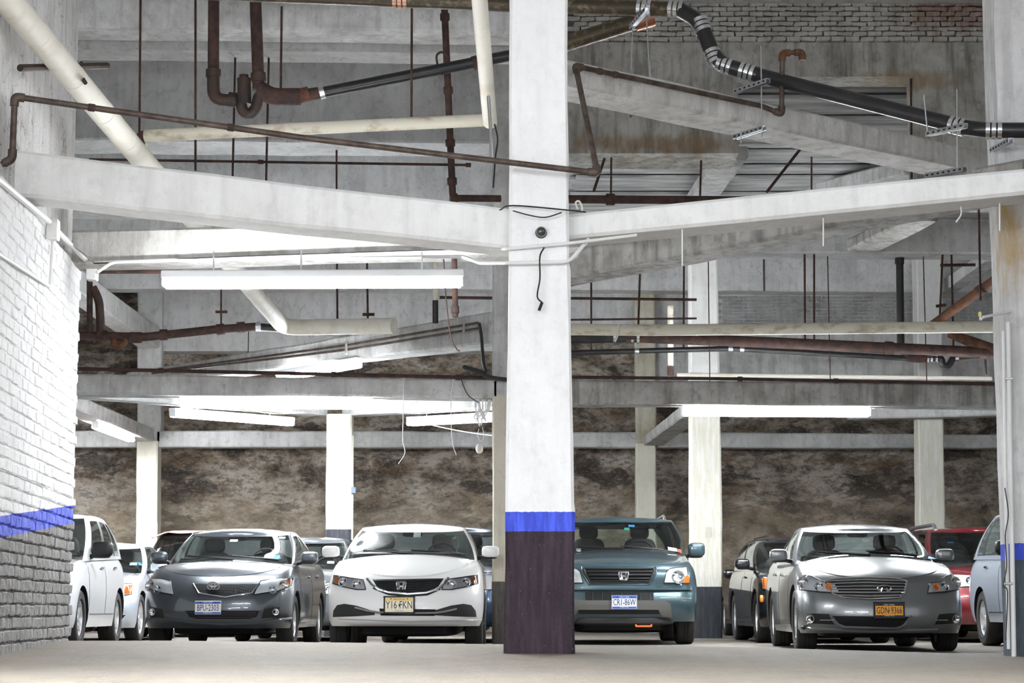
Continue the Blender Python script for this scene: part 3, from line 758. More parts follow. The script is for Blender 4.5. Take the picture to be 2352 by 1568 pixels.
pipe('level_rod', 'thin rust rod level above the cream pipe behind the thick white column', 'rod', [(1240, 684, 26.6), (1600, 688, 26.6)], .04, MT['rust'], 0, 6)
pipe('level_rod', 'thin rust rod level just above the stained cream pipe and the thin black pipe', 'rod', [(1240, 735, 26.6), (1600, 731, 26.6)], .03, MT['rust'], 0, 6)
pipe('level_rod', 'dark red rod level behind the lower rusty riser', 'rod', [(1010, 683, 29.0), (1180, 685, 29.)], .05, MT['rust'], 0, 6)
pipe('level_rod', 'dark red rod under the long cracked white beam beside the brick wall', 'rod', [(200, 624, 18.45), (420, 624, 18.45)], .04, MT['rust'], 0, 6)
# lower drain beside the brick wall
YL = 29.5
root = thing('low_iron_drain', 'rusty low drain with a hanging trap beside the brick wall turning black', 'pipe', P(500, 758, YL))
def sub(name, pts, r, m, bend=.1, n=12): return reparent(mk(name, *tube(fillet([P(*p) for p in pts], bend), r, n), m), root)
px = m_per_px(YL)
sub('iron_run', [(185, 770, YL), (230, 771, YL), (330, 774, YL), (500, 756, YL), (592, 750, YL)], 10 * px, MT['rust'], .1)
sub('black_run', [(590, 750, YL), (700, 758, YL), (1180, 792, YL - 1)], 9 * px, MT['black_pipe'], 0)
for x0, y0, x1, y1 in ((225, 770, 245, 772), (300, 775, 325, 775), (368, 769, 384, 768), (498, 757, 515, 755), (545, 752, 562, 751)): sub('hub', [(x0, y0, YL), (x1, y1, YL)], 13 * px, MT['rust'])
sub('clamp_band', [(588, 750, YL), (600, 750, YL)], 11 * px, MT['steel'])
sub('trap', [(262, 775, YL), (262, 792, YL), (272, 798, YL), (284, 790, YL), (290, 775, YL)], 8 * px, MT['rust_orange'], .06)
sub('drop_pipe', [(213, 660, YL), (228, 690, YL), (232, 770, YL)], 10 * px, MT['dark_iron'], .1); sub('drop_pipe', [(206, 640, YL), (206, 770, YL)], 7 * px, MT['rust'])
# level run behind the column and cluster by the edge column
YP = 25.0
pipe('level_cream_pipe', 'long level cream pipe spotted with rust stains crossing in front of cream column', 'pipe', [(1240, 756, YP), (1500, 758, YP), (2330, 750, YP)], 27, MT['dirty_pipe'], 0, 14, collars=[(0, .6), (1, .12), (1, .5)], clen=.025, cgrow=1.04, collar_name='jacket_seam')
tag(mk('hanging_tag', *tube([P(1422, 743, YP - .05), P(1420, 765, YP - .09), P(1414, 785, YP - .1)], [.015, .018, .006], 6), MT['dirty_pipe']), 'torn strip hanging from the level cream pipe', 'strip')
rp = pipe('rust_main', 'long rusty brown pipe below the level cream pipe ending in a wye', 'pipe', [(1440, 773, 26.3), (1800, 788, 26.3), (2190, 806, 26.3), (2330, 814, 26.3)], 26, MT['rust'], 0, 12, collars=[(0, .02), (1, .62), (2, .5)], clen=.12, cgrow=1.2)
mk('black_length', *tube([P(1236, 779, 26.3), P(1452, 773, 26.3)], 13 * m_per_px(26), 12), MT['black_pipe'], rp)
for xx in (1408, 1449, 1462): mk('clamp_band', *tube([P(xx, 775, 26.3), P(xx + 6, 775, 26.3)], 15 * m_per_px(26), 12), MT['chrome'], rp)
mk('wye_branch', *tube([P(2180, 765, 26.3), P(2300, 812, 26.3)], [.06, .095], 12), MT['rust_orange'], rp)
bp = pipe('thin_black_pipe', 'thin black pipe with steel clamp below the long rusty brown pipe', 'pipe', [(1236, 812, 26.6), (1680, 800, 26.6), (2082, 822, 26.6)], 13, MT['black_pipe'], .05, 10, collars=[(0, .51), (0, .995), (1, .06)], collar_m=MT['steel'], clen=.06, cgrow=1.15)
YT = 26.55; px = m_per_px(YT)
root = thing('black_trap', 'black vertical pipe with elbow and trap beside the edge column', 'pipe', P(2100, 820, YT))
sub('drop_pipe', [(2066, 572, YT), (2069, 800, YT), (2090, 820, YT), (2105, 822, YT)], 9 * px, MT['black_pipe'], .12)
sub('hub', [(2066, 590, YT), (2066, 606, YT)], 11 * px, MT['black_pipe']); sub('iron_fitting', [(2082, 820, YT), (2112, 824, YT), (2140, 822, YT)], 10 * px, MT['rust'], .05)
for xx in (2128, 2136, 2147): sub('clamp_band', [(xx, 823, YT), (xx + 5, 823, YT)], 10.5 * px, MT['chrome'])
sub('trap', [(2140, 822, YT), (2163, 822, YT), (2164, 838, YT), (2173, 843, YT), (2182, 836, YT), (2190, 820, YT), (2210, 818, YT), (2330, 806, YT)], 8 * px, MT['black_pipe'], .09)
sub('clamp_band', [(2192, 820, YT), (2200, 819, YT)], 10 * px, MT['chrome'])
dr = pipe('orange_drain', 'orange rusty pipe slanting up behind the edge column', 'pipe', [(2140, 748, 26.3), (2330, 610, 25.3)], 22, MT['rust_orange'], 0, 12, collars=[(0, .6)], clen=.12, cgrow=1.2)
yp = pipe('yellow_pipe_stub', 'short vertical yellow stained pipe behind the level cream pipe', 'pipe', [(1540, 703, 28.0), (1540, 842, 28.0)], 14, MT['dirty_pipe'], 0, 10, collars=[(0, .08)], clen=.1, cgrow=1.05)
mk('iron_foot', *tube([P(1540, 840, 28.), P(1540, 862, 28.)], .045, 8), MT['rust'], yp)
pipe('beam_conduit', 'dark conduit lying along the top of the long grey beam', 'conduit', [(150, 846, 23.95), (700, 858, 23.95), (1140, 868, 23.95)], .045, MT['rust'], 0, 8, collars=[(0, .4), (1, .15), (1, .8)], clen=.06, cgrow=1.5)
pipe('beam_conduit', 'dark conduit lying along the top of the stained level beam', 'conduit', [(1240, 865, 23.95), (1700, 870, 23.95), (2330, 882, 23.95)], .04, MT['rust'], 0, 8, collars=[(1, .0), (1, .35)], clen=.06, cgrow=1.5)
pipe('far_white_pipe', 'thin white pipe lying behind the stained level beam', 'pipe', [(1555, 861, 31.94), (2278, 869, 31.94)], .07, MT['white_pipe'], 0, 8)
# conduits on the sloping white beam
for k, dy in enumerate((0, 13)):
    o = pipe('sloping_conduit', ('upper' if k == 0 else 'lower') + ' thin dark conduit clipped to the sloping white beam', 'conduit', [(350, 853 + dy * .3, 30.0), (800, 792 + dy * .8, 26.3), (1098, 741 + dy, 24.05)], .032, MT['brown_steel'], 0, 8)
    if k == 0:
        for x, y in ((795, 798), (1065, 750)): mk('clip', *move(cbox((.03, .03, .17), .005), P(x, y, 26.2 if x < 900 else 24.2)), MT['dirty'], o)
tag(mk('cable_bundle', *tube(smooth_path([P(1100, 742, 23.95), P(1105, 770, 23.95), P(1110, 830, 23.9), P(1114, 855, 23.9), P(1090, 848, 23.9)]), .022, 8), MT['cable']), 'black cable hanging from the end of the sloping conduits', 'cable')
tag(mk('cable_bundle', *tube(smooth_path([P(1065, 842, 23.9), P(1090, 850, 23.85), P(1125, 866, 23.85), P(1175, 873, 23.8)]), .026, 8), MT['cable']), 'thick black cable drooping over the end of the long grey beam', 'cable')
tag(mk('hanging_chain', *tube(smooth_path([P(1018, 575, 18.3), P(1024, 680, 18.3), P(1035, 770, 18.3), P(1048, 800, 18.3), P(1056, 806, 18.3)]), .007, 5), MT['dark_iron']), 'fine chain hanging beside the end of the biggest fixture', 'chain')
# white conduits on the first row
def cond(label, pts, r=.014, n=8, bend=.06, m=None): return tag(mk('white_conduit', *tube(fillet([p if isinstance(p, Vector) else P(*p) for p in pts], bend), r, n), m or MT['white_conduit']), label, 'conduit')
cond('white conduit running along the lower edge of the long cracked beam', [(222, 626, 17.8), (258, 602, 17.95), (660, 588, 17.98), (1090, 572, 17.98)], .016)
cond('white conduit wrapping the thick white column below the black dome', [(1090, 573, 17.3), (1165, 571, 15.15), (1312, 558, 15.14), (1462, 540, 15.3)], .013)
cond('lower white conduit wrapping the thick white column', [(700, 593, 17.6), (1062, 589, 17.3), (1102, 604, 16.), (1165, 604, 15.14), (1308, 601, 15.14), (1352, 549, 15.25)], .015)
cond('white conduit on the brick wall running up to a junction box', [Pw(-40, 382, .03), Pw(122, 517, .03)], .024)
cond('white conduit on the brick wall between two junction boxes', [Pw(126, 525, .03), Pw(212, 612, .03)], .024)
cond('bent white conduit loop on the painted brick wall', [Pw(122, 535, .025), Pw(115, 658, .025), Pw(-30, 566, .025)], .014, bend=.04)
tag(mk('junction_box', *move(cbox((.09, .14, .17), .01), Pw(122, 527, .05)), MT['white_conduit']), 'white junction box in the middle of the brick wall conduit', 'junction box')
tag(mk('junction_box', *move(cbox((.10, .12, .16), .01), Pw(212, 625, .05)), MT['white_conduit']), 'white junction box at the corner of the brick wall', 'junction box')
tag(mk('thin_cable', *tube(smooth_path([Pw(130, 520, .04), Pw(160, 556, .04), P(212, 598, 17.8), P(240, 604, 17.95), P(470, 592, 17.95), P(900, 577, 17.95), P(1090, 572, 17.95)]), .006, 5), MT['cable']), 'thin black cable following the conduit along the long cracked beam', 'cable')
tag(mk('thin_cable', *tube(smooth_path([P(1148, 482, 15.0), P(1180, 472, 15.12), P(1310, 483, 15.1), P(1345, 487, 15.2)]), .006, 5), MT['cable']), 'thin black cable looped around the thick column at beam level', 'cable')
tag(mk('thin_cable', *tube(smooth_path([P(1178, 484, 15.12), P(1215, 494, 15.1), P(1252, 499, 15.1), P(1290, 488, 15.12)]), .005, 5), MT['cable']), 'short black cable sagging across the thick column above the black dome', 'cable')
pw = tag(mk('power_lead', *tube(smooth_path([P(1250, 568, 15.13), P(1240, 590, 15.13), P(1240, 640, 15.13), P(1234, 680, 15.13), P(1245, 695, 15.13)]), .007, 6), MT['cable']), 'dead black lead hanging down the thick white column', 'cable')
mk('plug', *tube([P(1245, 694, 15.12), P(1238, 713, 15.12)], .012, 8), MT['black_plastic'], pw)
# dome on the column
c = P(1243, 532, 15.16)
dm = tag(mk('dome_camera', *superell(c, (.082, .082, .082), 1., 20, 14), mat('smoked_dome', (.04, .036, .034), .08, coat=1.)), 'small black dome on the thick white column', 'dome camera')
mk('mount', *lathe([(.0, .0), (.043, .0), (.047, .03), (.0, .03)], 20, 'y', c + Vector((0, .012, 0))), MT['black_plastic'], dm)
# conduits on the edge column
for k, (x, y0, y1) in enumerate(((2316, 740, 1510), (2304, 760, 1490))):
    o = tag(mk('vertical_conduit', *tube([P(x, y0, 16.74), P(x + 24 * (y1 - y0) / 1400, y1, 16.74)], .02 - .006 * k, 10), MT['white_conduit']), ('thick' if k == 0 else 'thin') + ' white conduit running down the edge column', 'conduit')
    if k == 0:
        for y in (870, 1340): mk('clip', *move(cbox((.07, .05, .02), .004), P(2316, y, 16.74)), MT['steel'], o)
mm = mat('black_conduit_foot', (.03, .03, .032), .5)
tag(mk('cable_bundle', *tube(smooth_path([P(2308, 1120, 16.7), P(2316, 1180, 16.68), P(2309, 1230, 16.7), P(2312, 1300, 16.7), P(2304, 1345, 16.7), P(2314, 1360, 16.7), P(2310, 1470, 16.7)]), .005, 6), MT['cable']), 'loose black wires trailing down the edge column conduits', 'cable')
sp = tag(mk('spotlight_bracket', *tube([P(2330, 714, 16.85), P(2258, 728, 16.5)], .012, 8), MT['white_metal']), 'small white bracket with yellow wire nuts on the edge column', 'bracket')
mk('wire_nut', *superell(P(2251, 722, 16.5), (.03, .03, .05), .8, 8, 6), mat('yellow_cap', (.75, .65, .25), .5), sp)
mk('wire_nut', *superell(P(2253, 732, 16.5), (.03, .03, .03), .8, 8, 6), MT['white_metal'], sp)
# strings and torn plastic hanging by the far column
g = G()
random.seed(3)
for k in range(16):
    x0 = random.uniform(1088, 1128); x1 = random.uniform(1092, 1128)
    pts = [P(x0, random.uniform(904, 914), 24.15)]
    n = 4
    for i in range(1, n): pts.append(P(x0 + (x1 - x0) * i / n + random.uniform(-10, 8), 925 + (random.uniform(960, 995) - 925) * i / n, 24.15 + random.uniform(-.08, .08)))
    g.add(tube(smooth_path(pts, 4), random.choice([.004, .006, .01]), 5))
g.add(tube(smooth_path([P(1100, 985, 24.15), P(1097, 1000, 24.15), P(1105, 1014, 24.15), P(1111, 1000, 24.15), P(1108, 980, 24.15)]), .004, 5))
w = tag(g.obj('hanging_plastic', MT['web']), 'tangle of torn white plastic strings hanging beside the far cream column', 'plastic strings')
mk('ball', *superell(P(1101, 1030, 24.15), (.095, .095, .12), .9, 12, 10), mat('grey_ball', (.62, .61, .58), .7, bump=.4), w)
for k, (pts, wh) in enumerate((([(927, 862), (926, 960), (925, 1010), (930, 1040), (915, 1065)], 'under the long grey beam'), ([(1042, 866), (1036, 915), (1037, 985), (1040, 1020), (1048, 1045)], 'beside the torn plastic'))):
    tag(mk('hanging_wire', *tube(smooth_path([P(x, y, 23.975) for x, y in pts]), .005, 5), MT['web']), 'thin pale wire hanging ' + wh, 'wire')
tag(mk('hanging_wire', *tube(smooth_path([P(1058, 866, 23.9), P(1066, 890, 23.85), P(1078, 910, 23.8), P(1100, 925, 23.75)]), .006, 5), MT['cable']), 'thin dark wire running over the grey beam to the torn plastic', 'wire')
tag(mk('span_wire', *tube(sag(P(945, 962, 31.4), P(1131, 1000, 24.1), .03), .008, 5), MT['web']), 'pale wire stretched below the fixture by the far cream column', 'wire')
tag(mk('side_pipe', *tube([P(809.5, 1000, 34.1), P(808, 1240, 34.1)], .022, 8), MT['cream']), 'thin vertical pipe beside the pale cream column', 'pipe')
tag(mk('switch_box', *move(cbox((.09, .07, .11), .01), P(812, 1126, 34.05)), mat('blue_grey_box', (.10, .13, .18), .5)), 'small blue grey box on the thin pipe by the pale cream column', 'switch box')
# dangling strings under the rising beam
for i, (x, y0, y1, cv, wh) in enumerate(((1567, 545, 610, 0, 'under the lower end of the rising beam'), (1891, 495, 565, 0, 'under the middle of the rising beam'), (2200, 465, 510, 8, 'curling below the upper end of the rising beam'), (2296, 455, 530, 0, 'beside the edge column'))):
    tag(mk('hanging_string', *tube(smooth_path([P(x, y0 - 22, 15.35), P(x + cv, (y0 + y1) / 2, 15.3), P(x - cv * .5, y1, 15.3)]), .006, 5), MT['web']), 'short white string ' + wh, 'string')
tag(mk('cable_loop', *tube(smooth_path([P(1327, 480, 15.4), P(1322, 466, 15.4), P(1330, 462, 15.4), P(1337, 476, 15.4), P(1336, 486, 15.4)]), .008, 6), MT['white_pipe']), 'cream cable loop standing on the beam beside the thick column', 'cable')

# ------------------------------------------------------------------ fluorescent fixtures
def fixture(label, a, b_, tubes=2, w=.13, hangers=(), tr=.021, down=.075, tm='tube'):
    """a, b_: ends of the housing (world), light on its underside"""
    a, b_ = Vector(a), Vector(b_)
    d = b_ - a; L = d.length; x = d.normalized(); y = Vector((0, 0, 1)).cross(x).normalized(); z = x.cross(y)
    M3 = Matrix((x, y, z)).transposed(); c = (a + b_) / 2
    root = thing('fluorescent_fixture', label, 'light fixture', c, group='fluorescent fixtures')
    def part(nm, vf, m, par=root, sm=False): return mk(nm, [M3 @ Vector(p) for p in vf[0]], vf[1], m, par, smooth=sm)
    part('housing', cbox((L, w, .07), .008), MT['white_metal'])
    for s in (-1, 1): part('lamp_holder', move(cbox((.03, w * .9, .07), .005), (s * (L / 2 - .02), 0, -.065)), MT['white_metal'])
    ys = [0] if tubes == 1 else [-w * .28, w * .28]
    for yy in ys: part('tube', tube([Vector((-L / 2 + .035, yy, -down)), Vector((L / 2 - .035, yy, -down))], tr, 10), MT[tm], sm=True)
    for t, h in hangers:
        p = Vector(((t - .5) * L, 0, 0)); q = M3 @ p
        mk('hanger', *tube([q + Vector((0, 0, .03)), q + Vector((0, 0, h))], .008, 6), MT['white_metal' if h < .5 else 'rust'], root)
    return root
fixture('biggest fluorescent fixture hanging under the long cracked white beam', P(372, 632, 17.3), P(1066, 629, 17.3), hangers=[(.17, .22), (.46, .22), (.86, .2)], tr=.034, down=.085, tm='tube_dim')
fixture('long fluorescent fixture under the long level grey beam', P(413, 917, 24.2), P(857, 920, 24.2), tr=.030)
HL, HR = ((190, 28.0), (752, 34.0)), ((806, 34.0), (1180, 30.0))
fixture('fluorescent fixture angled away just below the long grey beam', P(420, 940, Yon(*HL, 420)) + Vector((-.18, .09, 0)), P(694, 962, Yon(*HL, 694)) + Vector((-.18, .09, 0)), tr=.034, hangers=[(.2, .16), (.8, .16)])
fixture('fluorescent fixture behind the torn plastic strings', P(917, 961, Yon(*HR, 917)) + Vector((.16, .11, 0)), P(1128, 949, Yon(*HR, 1128)) + Vector((.16, .11, 0)), tr=.038, hangers=[(.2, .16), (.8, .16)])
fixture('fluorescent fixture under the stained level beam over the silver luxury sedan', P(1564, 936, 24.2), P(2000, 938, 24.2), tr=.028)
fixture('fluorescent fixture under the sloping white beam', P(640, 858, 27.4), P(826, 826, 26.2), tr=.03)
fixture('short fluorescent fixture under the oblique beam beside the brick wall', P(244, 970, Yon((150, 33.2), (353, 39.5), 244)) + Vector((-.2, 0, 0)), P(326, 1002, Yon((150, 33.2), (353, 39.5), 326)) + Vector((-.2, 0, 0)), tr=.038, hangers=[(.2, .2), (.8, .2)])
# fixtures outside the picture that light the entrance bay
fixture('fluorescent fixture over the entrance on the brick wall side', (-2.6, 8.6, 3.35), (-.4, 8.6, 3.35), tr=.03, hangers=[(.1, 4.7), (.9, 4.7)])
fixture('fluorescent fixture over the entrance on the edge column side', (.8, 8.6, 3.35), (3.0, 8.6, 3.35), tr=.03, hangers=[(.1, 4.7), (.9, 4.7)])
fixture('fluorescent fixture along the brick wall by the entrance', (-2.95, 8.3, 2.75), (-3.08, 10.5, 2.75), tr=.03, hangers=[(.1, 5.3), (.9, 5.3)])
# unseen fixtures added behind the level beams to brighten the rear bay and rock
for x, y, z, h, wh in ((-4.3, 29.6, 3.6, 1., 'the dark grey sedan'), (2.3, 26.45, 3.27, 1.9, 'the teal car'), (5.2, 26.45, 3.27, 1.9, 'the red car')):
    fixture('added fluorescent fill light hidden behind the level beam, above ' + wh, (x, y, z), (x + 2.3, y, z), tr=.03, hangers=[(.15, h), (.85, h)])
# ------------------------------------------------------------------ cars
def paint(name, col, metal=.0, rough=.3):
    return mat(name, col, rough, metal, coat=.9)
def ip(pts):
    """smooth monotone curve through the points"""
    x = np.array([p[0] for p in pts], float); y = np.array([p[1] for p in pts], float)
    h = np.diff(x); d = np.diff(y) / h; m = np.zeros(len(x)); m[0], m[-1] = d[0], d[-1]
    for i in range(1, len(x) - 1):
        m[i] = 0 if d[i - 1] * d[i] <= 0 else (h[i - 1] + h[i]) * 1.0 / ((h[i] * 2 + h[i - 1]) / (3 * d[i - 1]) + (h[i] + 2 * h[i - 1]) / (3 * d[i]))
    def f(t):
        t = min(max(t, x[0]), x[-1]); i = min(int(np.searchsorted(x, t, 'right')) - 1, len(h) - 1); u = (t - x[i]) / h[i]
        return float((1 + 2 * u) * (1 - u) ** 2 * y[i] + u * (1 - u) ** 2 * h[i] * m[i] + u * u * (3 - 2 * u) * y[i + 1] + u * u * (u - 1) * h[i] * m[i + 1])
    return f

class Car:
    def __init__(s, name, label, at, yaw, col, **k):
        s.k = dict(L=4.5, w=.88, h=1.46, zb=.20, bow=.55, rbow=.45, nF=2.5, crown=.055, cowl=1.10, wtop=2.0, rtop=3.35, rbase=4.05, wb=.80, wr=.57,
                   fprof=[(0, .10), (.12, .03), (.35, 0), (.55, .015), (.75, .07), (.9, .15), (1, .25)], rprof=[(0, .12), (.3, 0), (.7, .02), (1, .14)],
                   wprof=[(0, .965), (.15, .99), (.5, 1.), (.75, .985), (.92, .95), (1, .90)],
                   zt=[(0, .70), (.25, .76), (.6, .84), (1.1, .93), (1.6, .95), (3.4, .99), (4.1, 1.02), (4.5, .98)],
                   wheel=.32, yf=.92, yr=3.52, tw=.20, kind='sedan', spokes=5, rim=None, front=None, trim=None, seats='dark_cloth', glass='glass', mirror=None, wind_row=1)
        s.k.update(k)
        s.root = thing(name, label, 'car', at, yaw, group='parked cars')
        s.name, s.body_m = name, col
        s.at, s.yaw = Vector(at), yaw
        s.build_body(); s.build_cabin(); s.build_wheels(); s.build_mirrors(); s.build_interior()
    def part(s, name, vf, m, parent=None, **kw): return mk(name, vf[0], vf[1], m, parent or s.root, **kw)
    # ---- local coordinates from a picture point taken at the car's front
    def L(s, px, py, dy=0.):
        p = P(px, py, s.at.y + dy) - s.at
        return p.x, p.z
    def outline(s, w, yF, yR, bow, rbow, n, NA, NS, NR):
        h = []
        for k in range(NA + 1):
            a = math.pi / 2 * k / NA
            h.append((w * math.sin(a) ** (2 / n), yF + bow * (1 - math.cos(a) ** (2 / n))))
        for k in range(1, NS): h.append((w, yF + bow + (yR - rbow - yF - bow) * k / NS))
        for k in range(NR + 1):
            a = math.pi / 2 * (1 - k / NR)
            h.append((w * math.sin(a) ** (2 / n), yR - rbow * (1 - math.cos(a) ** (2 / n))))
        h[0] = (0, h[0][1]); h[-1] = (0, h[-1][1])
        return h
    def zcap(s, x, y): return s.zt(y) + s.k['crown'] * max(0, 1 - (x / (s.k['w'] * .9)) ** 2) * s.cr(y)
    def build_body(s):
        k = s.k; fp, rp, wp, zt = ip(k['fprof']), ip(k['rprof']), ip(k['wprof']), ip(k['zt']); s.zt = zt
        s.cr = ip([(0, .6), (.3, 1), (1.2, 1), (k['rbase'], .6), (k['L'], .4)])
        T = [0, .05, .12, .2, .3, .4, .5, .6, .7, .78, .85, .91, .96, 1.]
        NA, NS, NR = 18, 30, 9
        v, f, fm = [], [], []
        M = NA + NS + NR; n2 = 2 * M
        for t in T:
            h = s.outline(k['w'] * wp(t), fp(t), k['L'] - rp(t), k['bow'], k['rbow'], k['nF'], NA, NS, NR)
            full = h + [(-x, y) for x, y in h[-2:0:-1]]
            for x, y in full: v.append((x, y, k['zb'] + (zt(y) - k['zb']) * t))
        for j in range(len(T) - 1):
            for i in range(n2):
                q = (i + 1) % n2
                f.append((j * n2 + i, j * n2 + q, (j + 1) * n2 + q, (j + 1) * n2 + i)); fm.append(0)
        f.append(tuple(range(n2 - 1, -1, -1))); fm.append(1)
        # cap (bonnet, deck): rows across
        top = (len(T) - 1) * n2; K = 16
        rows = []
        for j in range(M + 1):
            a = top + j; b_ = top + (n2 - j) % n2
            if j in (0, M): rows.append([a]); continue
            x, y, z = v[a]; r = [b_]
            for u in range(1, K):
                uu = -1 + 2 * u / K
                v.append((x * uu, y, zt(y) + s.k['crown'] * s.cr(y) * (x * x) * (1 - uu * uu) / (k['w'] * .9) ** 2)); r.append(len(v) - 1)
            r.append(a); rows.append(r)
        s.hood = []
        for j in range(M):
            A, B = rows[j], rows[j + 1]
            for u in range(K):
                if len(A) == 1: q = (A[0], B[u + 1], B[u])
                elif len(B) == 1: q = (A[u], A[u + 1], B[0])
                else: q = (A[u], A[u + 1], B[u + 1], B[u])
                yc = sum(v[i][1] for i in q) / len(q); xc = sum(v[i][0] for i in q) / len(q)
                inside = k['cowl'] + .25 < yc < k['rbase'] - .1 and abs(xc) < k['wb'] - .06
                f.append(q); fm.append(1 if inside else 0)
                if yc < k['cowl'] + .12 and 0 < u < K - 1 and len(A) > 1: s.hood.append(q)
        s.bvh = BVHTree.FromPolygons([Vector(p) for p in v], f)
        # wheel wells
        g = G(); r = k['wheel'] + .055
        for y in (k['yf'], k['yr']):
            for sx in (-1, 1):
                x0, x1 = sx * (k['w'] - .34), sx * (k['w'] + .2)
                g.add(lathe([(0, min(x0, x1)), (r, min(x0, x1)), (r, max(x0, x1)), (0, max(x0, x1))], 28, 'x', (0, y, k['wheel'])))
        bo = mk('body', v, f, [s.body_m, MT['interior'], MT['black_plastic']], None, fm=fm)
        bm = bmesh.new()
        for p in g.v: bm.verts.new(p)
        bm.verts.ensure_lookup_table()
        for q in g.f:
            try: bm.faces.new([bm.verts[i] for i in q])
            except ValueError: pass
        bmesh.ops.remove_doubles(bm, verts=bm.verts, dist=1e-4); bmesh.ops.recalc_face_normals(bm, faces=bm.faces)
        cm = bpy.data.meshes.new('cut'); bm.to_mesh(cm); bm.free(); cm.materials.append(MT['black_plastic'])
        co = bpy.data.objects.new('cut', cm); COL.objects.link(co)
        bm = bmesh.new(); bm.from_mesh(bo.data); bmesh.ops.recalc_face_normals(bm, faces=bm.faces); bm.to_mesh(bo.data); bm.free()
        md = bo.modifiers.new('wells', 'BOOLEAN'); md.operation = 'DIFFERENCE'; md.object = co; md.solver = 'EXACT'
        try: md.material_mode = 'TRANSFER'
        except Exception: pass
        dg = bpy.context.evaluated_depsgraph_get()
        me = bpy.data.meshes.new_from_object(bo.evaluated_get(dg))
        old = bo.data; bo.modifiers.clear(); bo.data = me; me.name = 'body'
        bpy.data.meshes.remove(old); bpy.data.objects.remove(co); bpy.data.meshes.remove(cm)
        me.polygons.foreach_set('use_smooth', [True] * len(me.polygons)); me.set_sharp_from_angle(angle=R(40))
        bo.parent = s.root; s.body = bo
        s.part('underbody', superell((0, k['L'] / 2, (k['zb'] + .24) / 2), (k['w'] * 1.35, k['L'] * .86, k['zb'] - .05), .35), MT['black_plastic'])
        # bonnet: a skin just proud of the body
        used = sorted({i for q in s.hood for i in q}); ix = {a: i for i, a in enumerate(used)}
        hv = [Vector(v[i]) + Vector((0, -.002, .006)) for i in used]; hf = [tuple(ix[i] for i in q) for q in s.hood]
        edges = {}
        for q in hf:
            for a, b_ in zip(q, q[1:] + q[:1]): edges[frozenset((a, b_))] = edges.get(frozenset((a, b_)), []) + [(a, b_)]
        n0 = len(hv); low = {}
        for e, l in edges.items():
            if len(l) == 1:
                for a in l[0]:
                    if a not in low: low[a] = len(hv); hv.append(hv[a] - Vector((0, 0, .016)))
                a, b_ = l[0]; hf.append((b_, a, low[a], low[b_]))
        s.part('hood', (hv, hf), s.body_m)
    def build_cabin(s):
        k = s.k; V = [0, .08, .18, .32, .46, .60, .74, .86, .94, 1.]
        NA, NS, NR = 10, 22, 8; M = NA + NS + NR; n2 = 2 * M; v = []
        yc = (k['wtop'] + k['rtop']) / 2; hl = (k['rtop'] - k['wtop']) / 2 + .1
        zroof = lambda y: k['h'] - .045 - k.get('arch', .075) * ((y - yc) / hl) ** 2
        for t in V:
            w = k['wb'] + (k['wr'] - k['wb']) * t + .035 * math.sin(math.pi * t)
            h = s.outline(w, k['cowl'] + (k['wtop'] - k['cowl']) * t, k['rbase'] + (k['rtop'] - k['rbase']) * t, .42 - .12 * t, .35 - .1 * t, 2.7, NA, NS, NR)
            full = h + [(-x, y) for x, y in h[-2:0:-1]]
            for x, y in full:
                z0 = s.zcap(x, y) - .015
                v.append((x, y, z0 + (zroof(y) - z0) * (t + .05 * math.sin(math.pi * t))))
        cls = {}
        def put(c, q): cls.setdefault(c, []).append(q)
        suv = k['kind'] != 'sedan'
        for j in range(len(V) - 1):
            for i in range(n2):
                q = (i + 1) % n2; face = (j * n2 + i, j * n2 + q, (j + 1) * n2 + q, (j + 1) * n2 + i)
                a = i if i < M else n2 - 1 - i; side = 'l' if i < M else 'r'
                if a < NA - 2: c = 'cowl' if j == 0 else ('wind' if j < 8 else 'roof')
                elif a < NA + 1: c = 'roof'
                elif a < NA + NS:
                    b_ = a - NA
                    if j == 0 or j >= 8: c = 'roof'
                    elif j == 7: c = 'trim' + side if b_ < NS - 2 else 'roof'
                    elif b_ < 9: c = 'win1' + side
                    elif b_ == 9 or b_ == 10: c = 'trim' + side
                    elif b_ < (17 if suv else 18): c = 'win2' + side
                    elif suv and b_ == 17: c = 'trim' + side
                    elif suv and b_ < 21: c = 'win3' + side
                    else: c = 'roof'
                else:
                    b_ = a - NA - NS
                    c = ('back' if 1 <= j < 8 else 'roof') if b_ >= 2 else 'roof'
                put(c, face)
        # roof skin
        top = (len(V) - 1) * n2; K = 8; rows = []
        for j in range(M + 1):
            a = top + j; b_ = top + (n2 - j) % n2
            if j in (0, M): rows.append([a]); continue
            x, y, z = v[a]; r = [b_]
            for u in range(1, K):
                uu = -1 + 2 * u / K; v.append((x * uu, y, z + .045 * (1 - uu ** 2) * min(1, x / (k['wr'] * .8)))); r.append(len(v) - 1)
            r.append(a); rows.append(r)
        for j in range(M):
            A, B = rows[j], rows[j + 1]
            for u in range(K):
                if len(A) == 1: q = (A[0], B[u + 1], B[u])
                elif len(B) == 1: q = (A[u], A[u + 1], B[0])
                else: q = (A[u], A[u + 1], B[u + 1], B[u])
                put('roof', q)
        names = {'roof': ('roof', s.body_m), 'triml': ('window_trim', MT['black_plastic']), 'trimr': ('window_trim', MT['black_plastic']), 'cowl': ('cowl', MT['black_plastic']), 'wind': ('windshield', MT[k['glass']]), 'back': ('rear_window', MT['glass'])}
        s.cab = {}
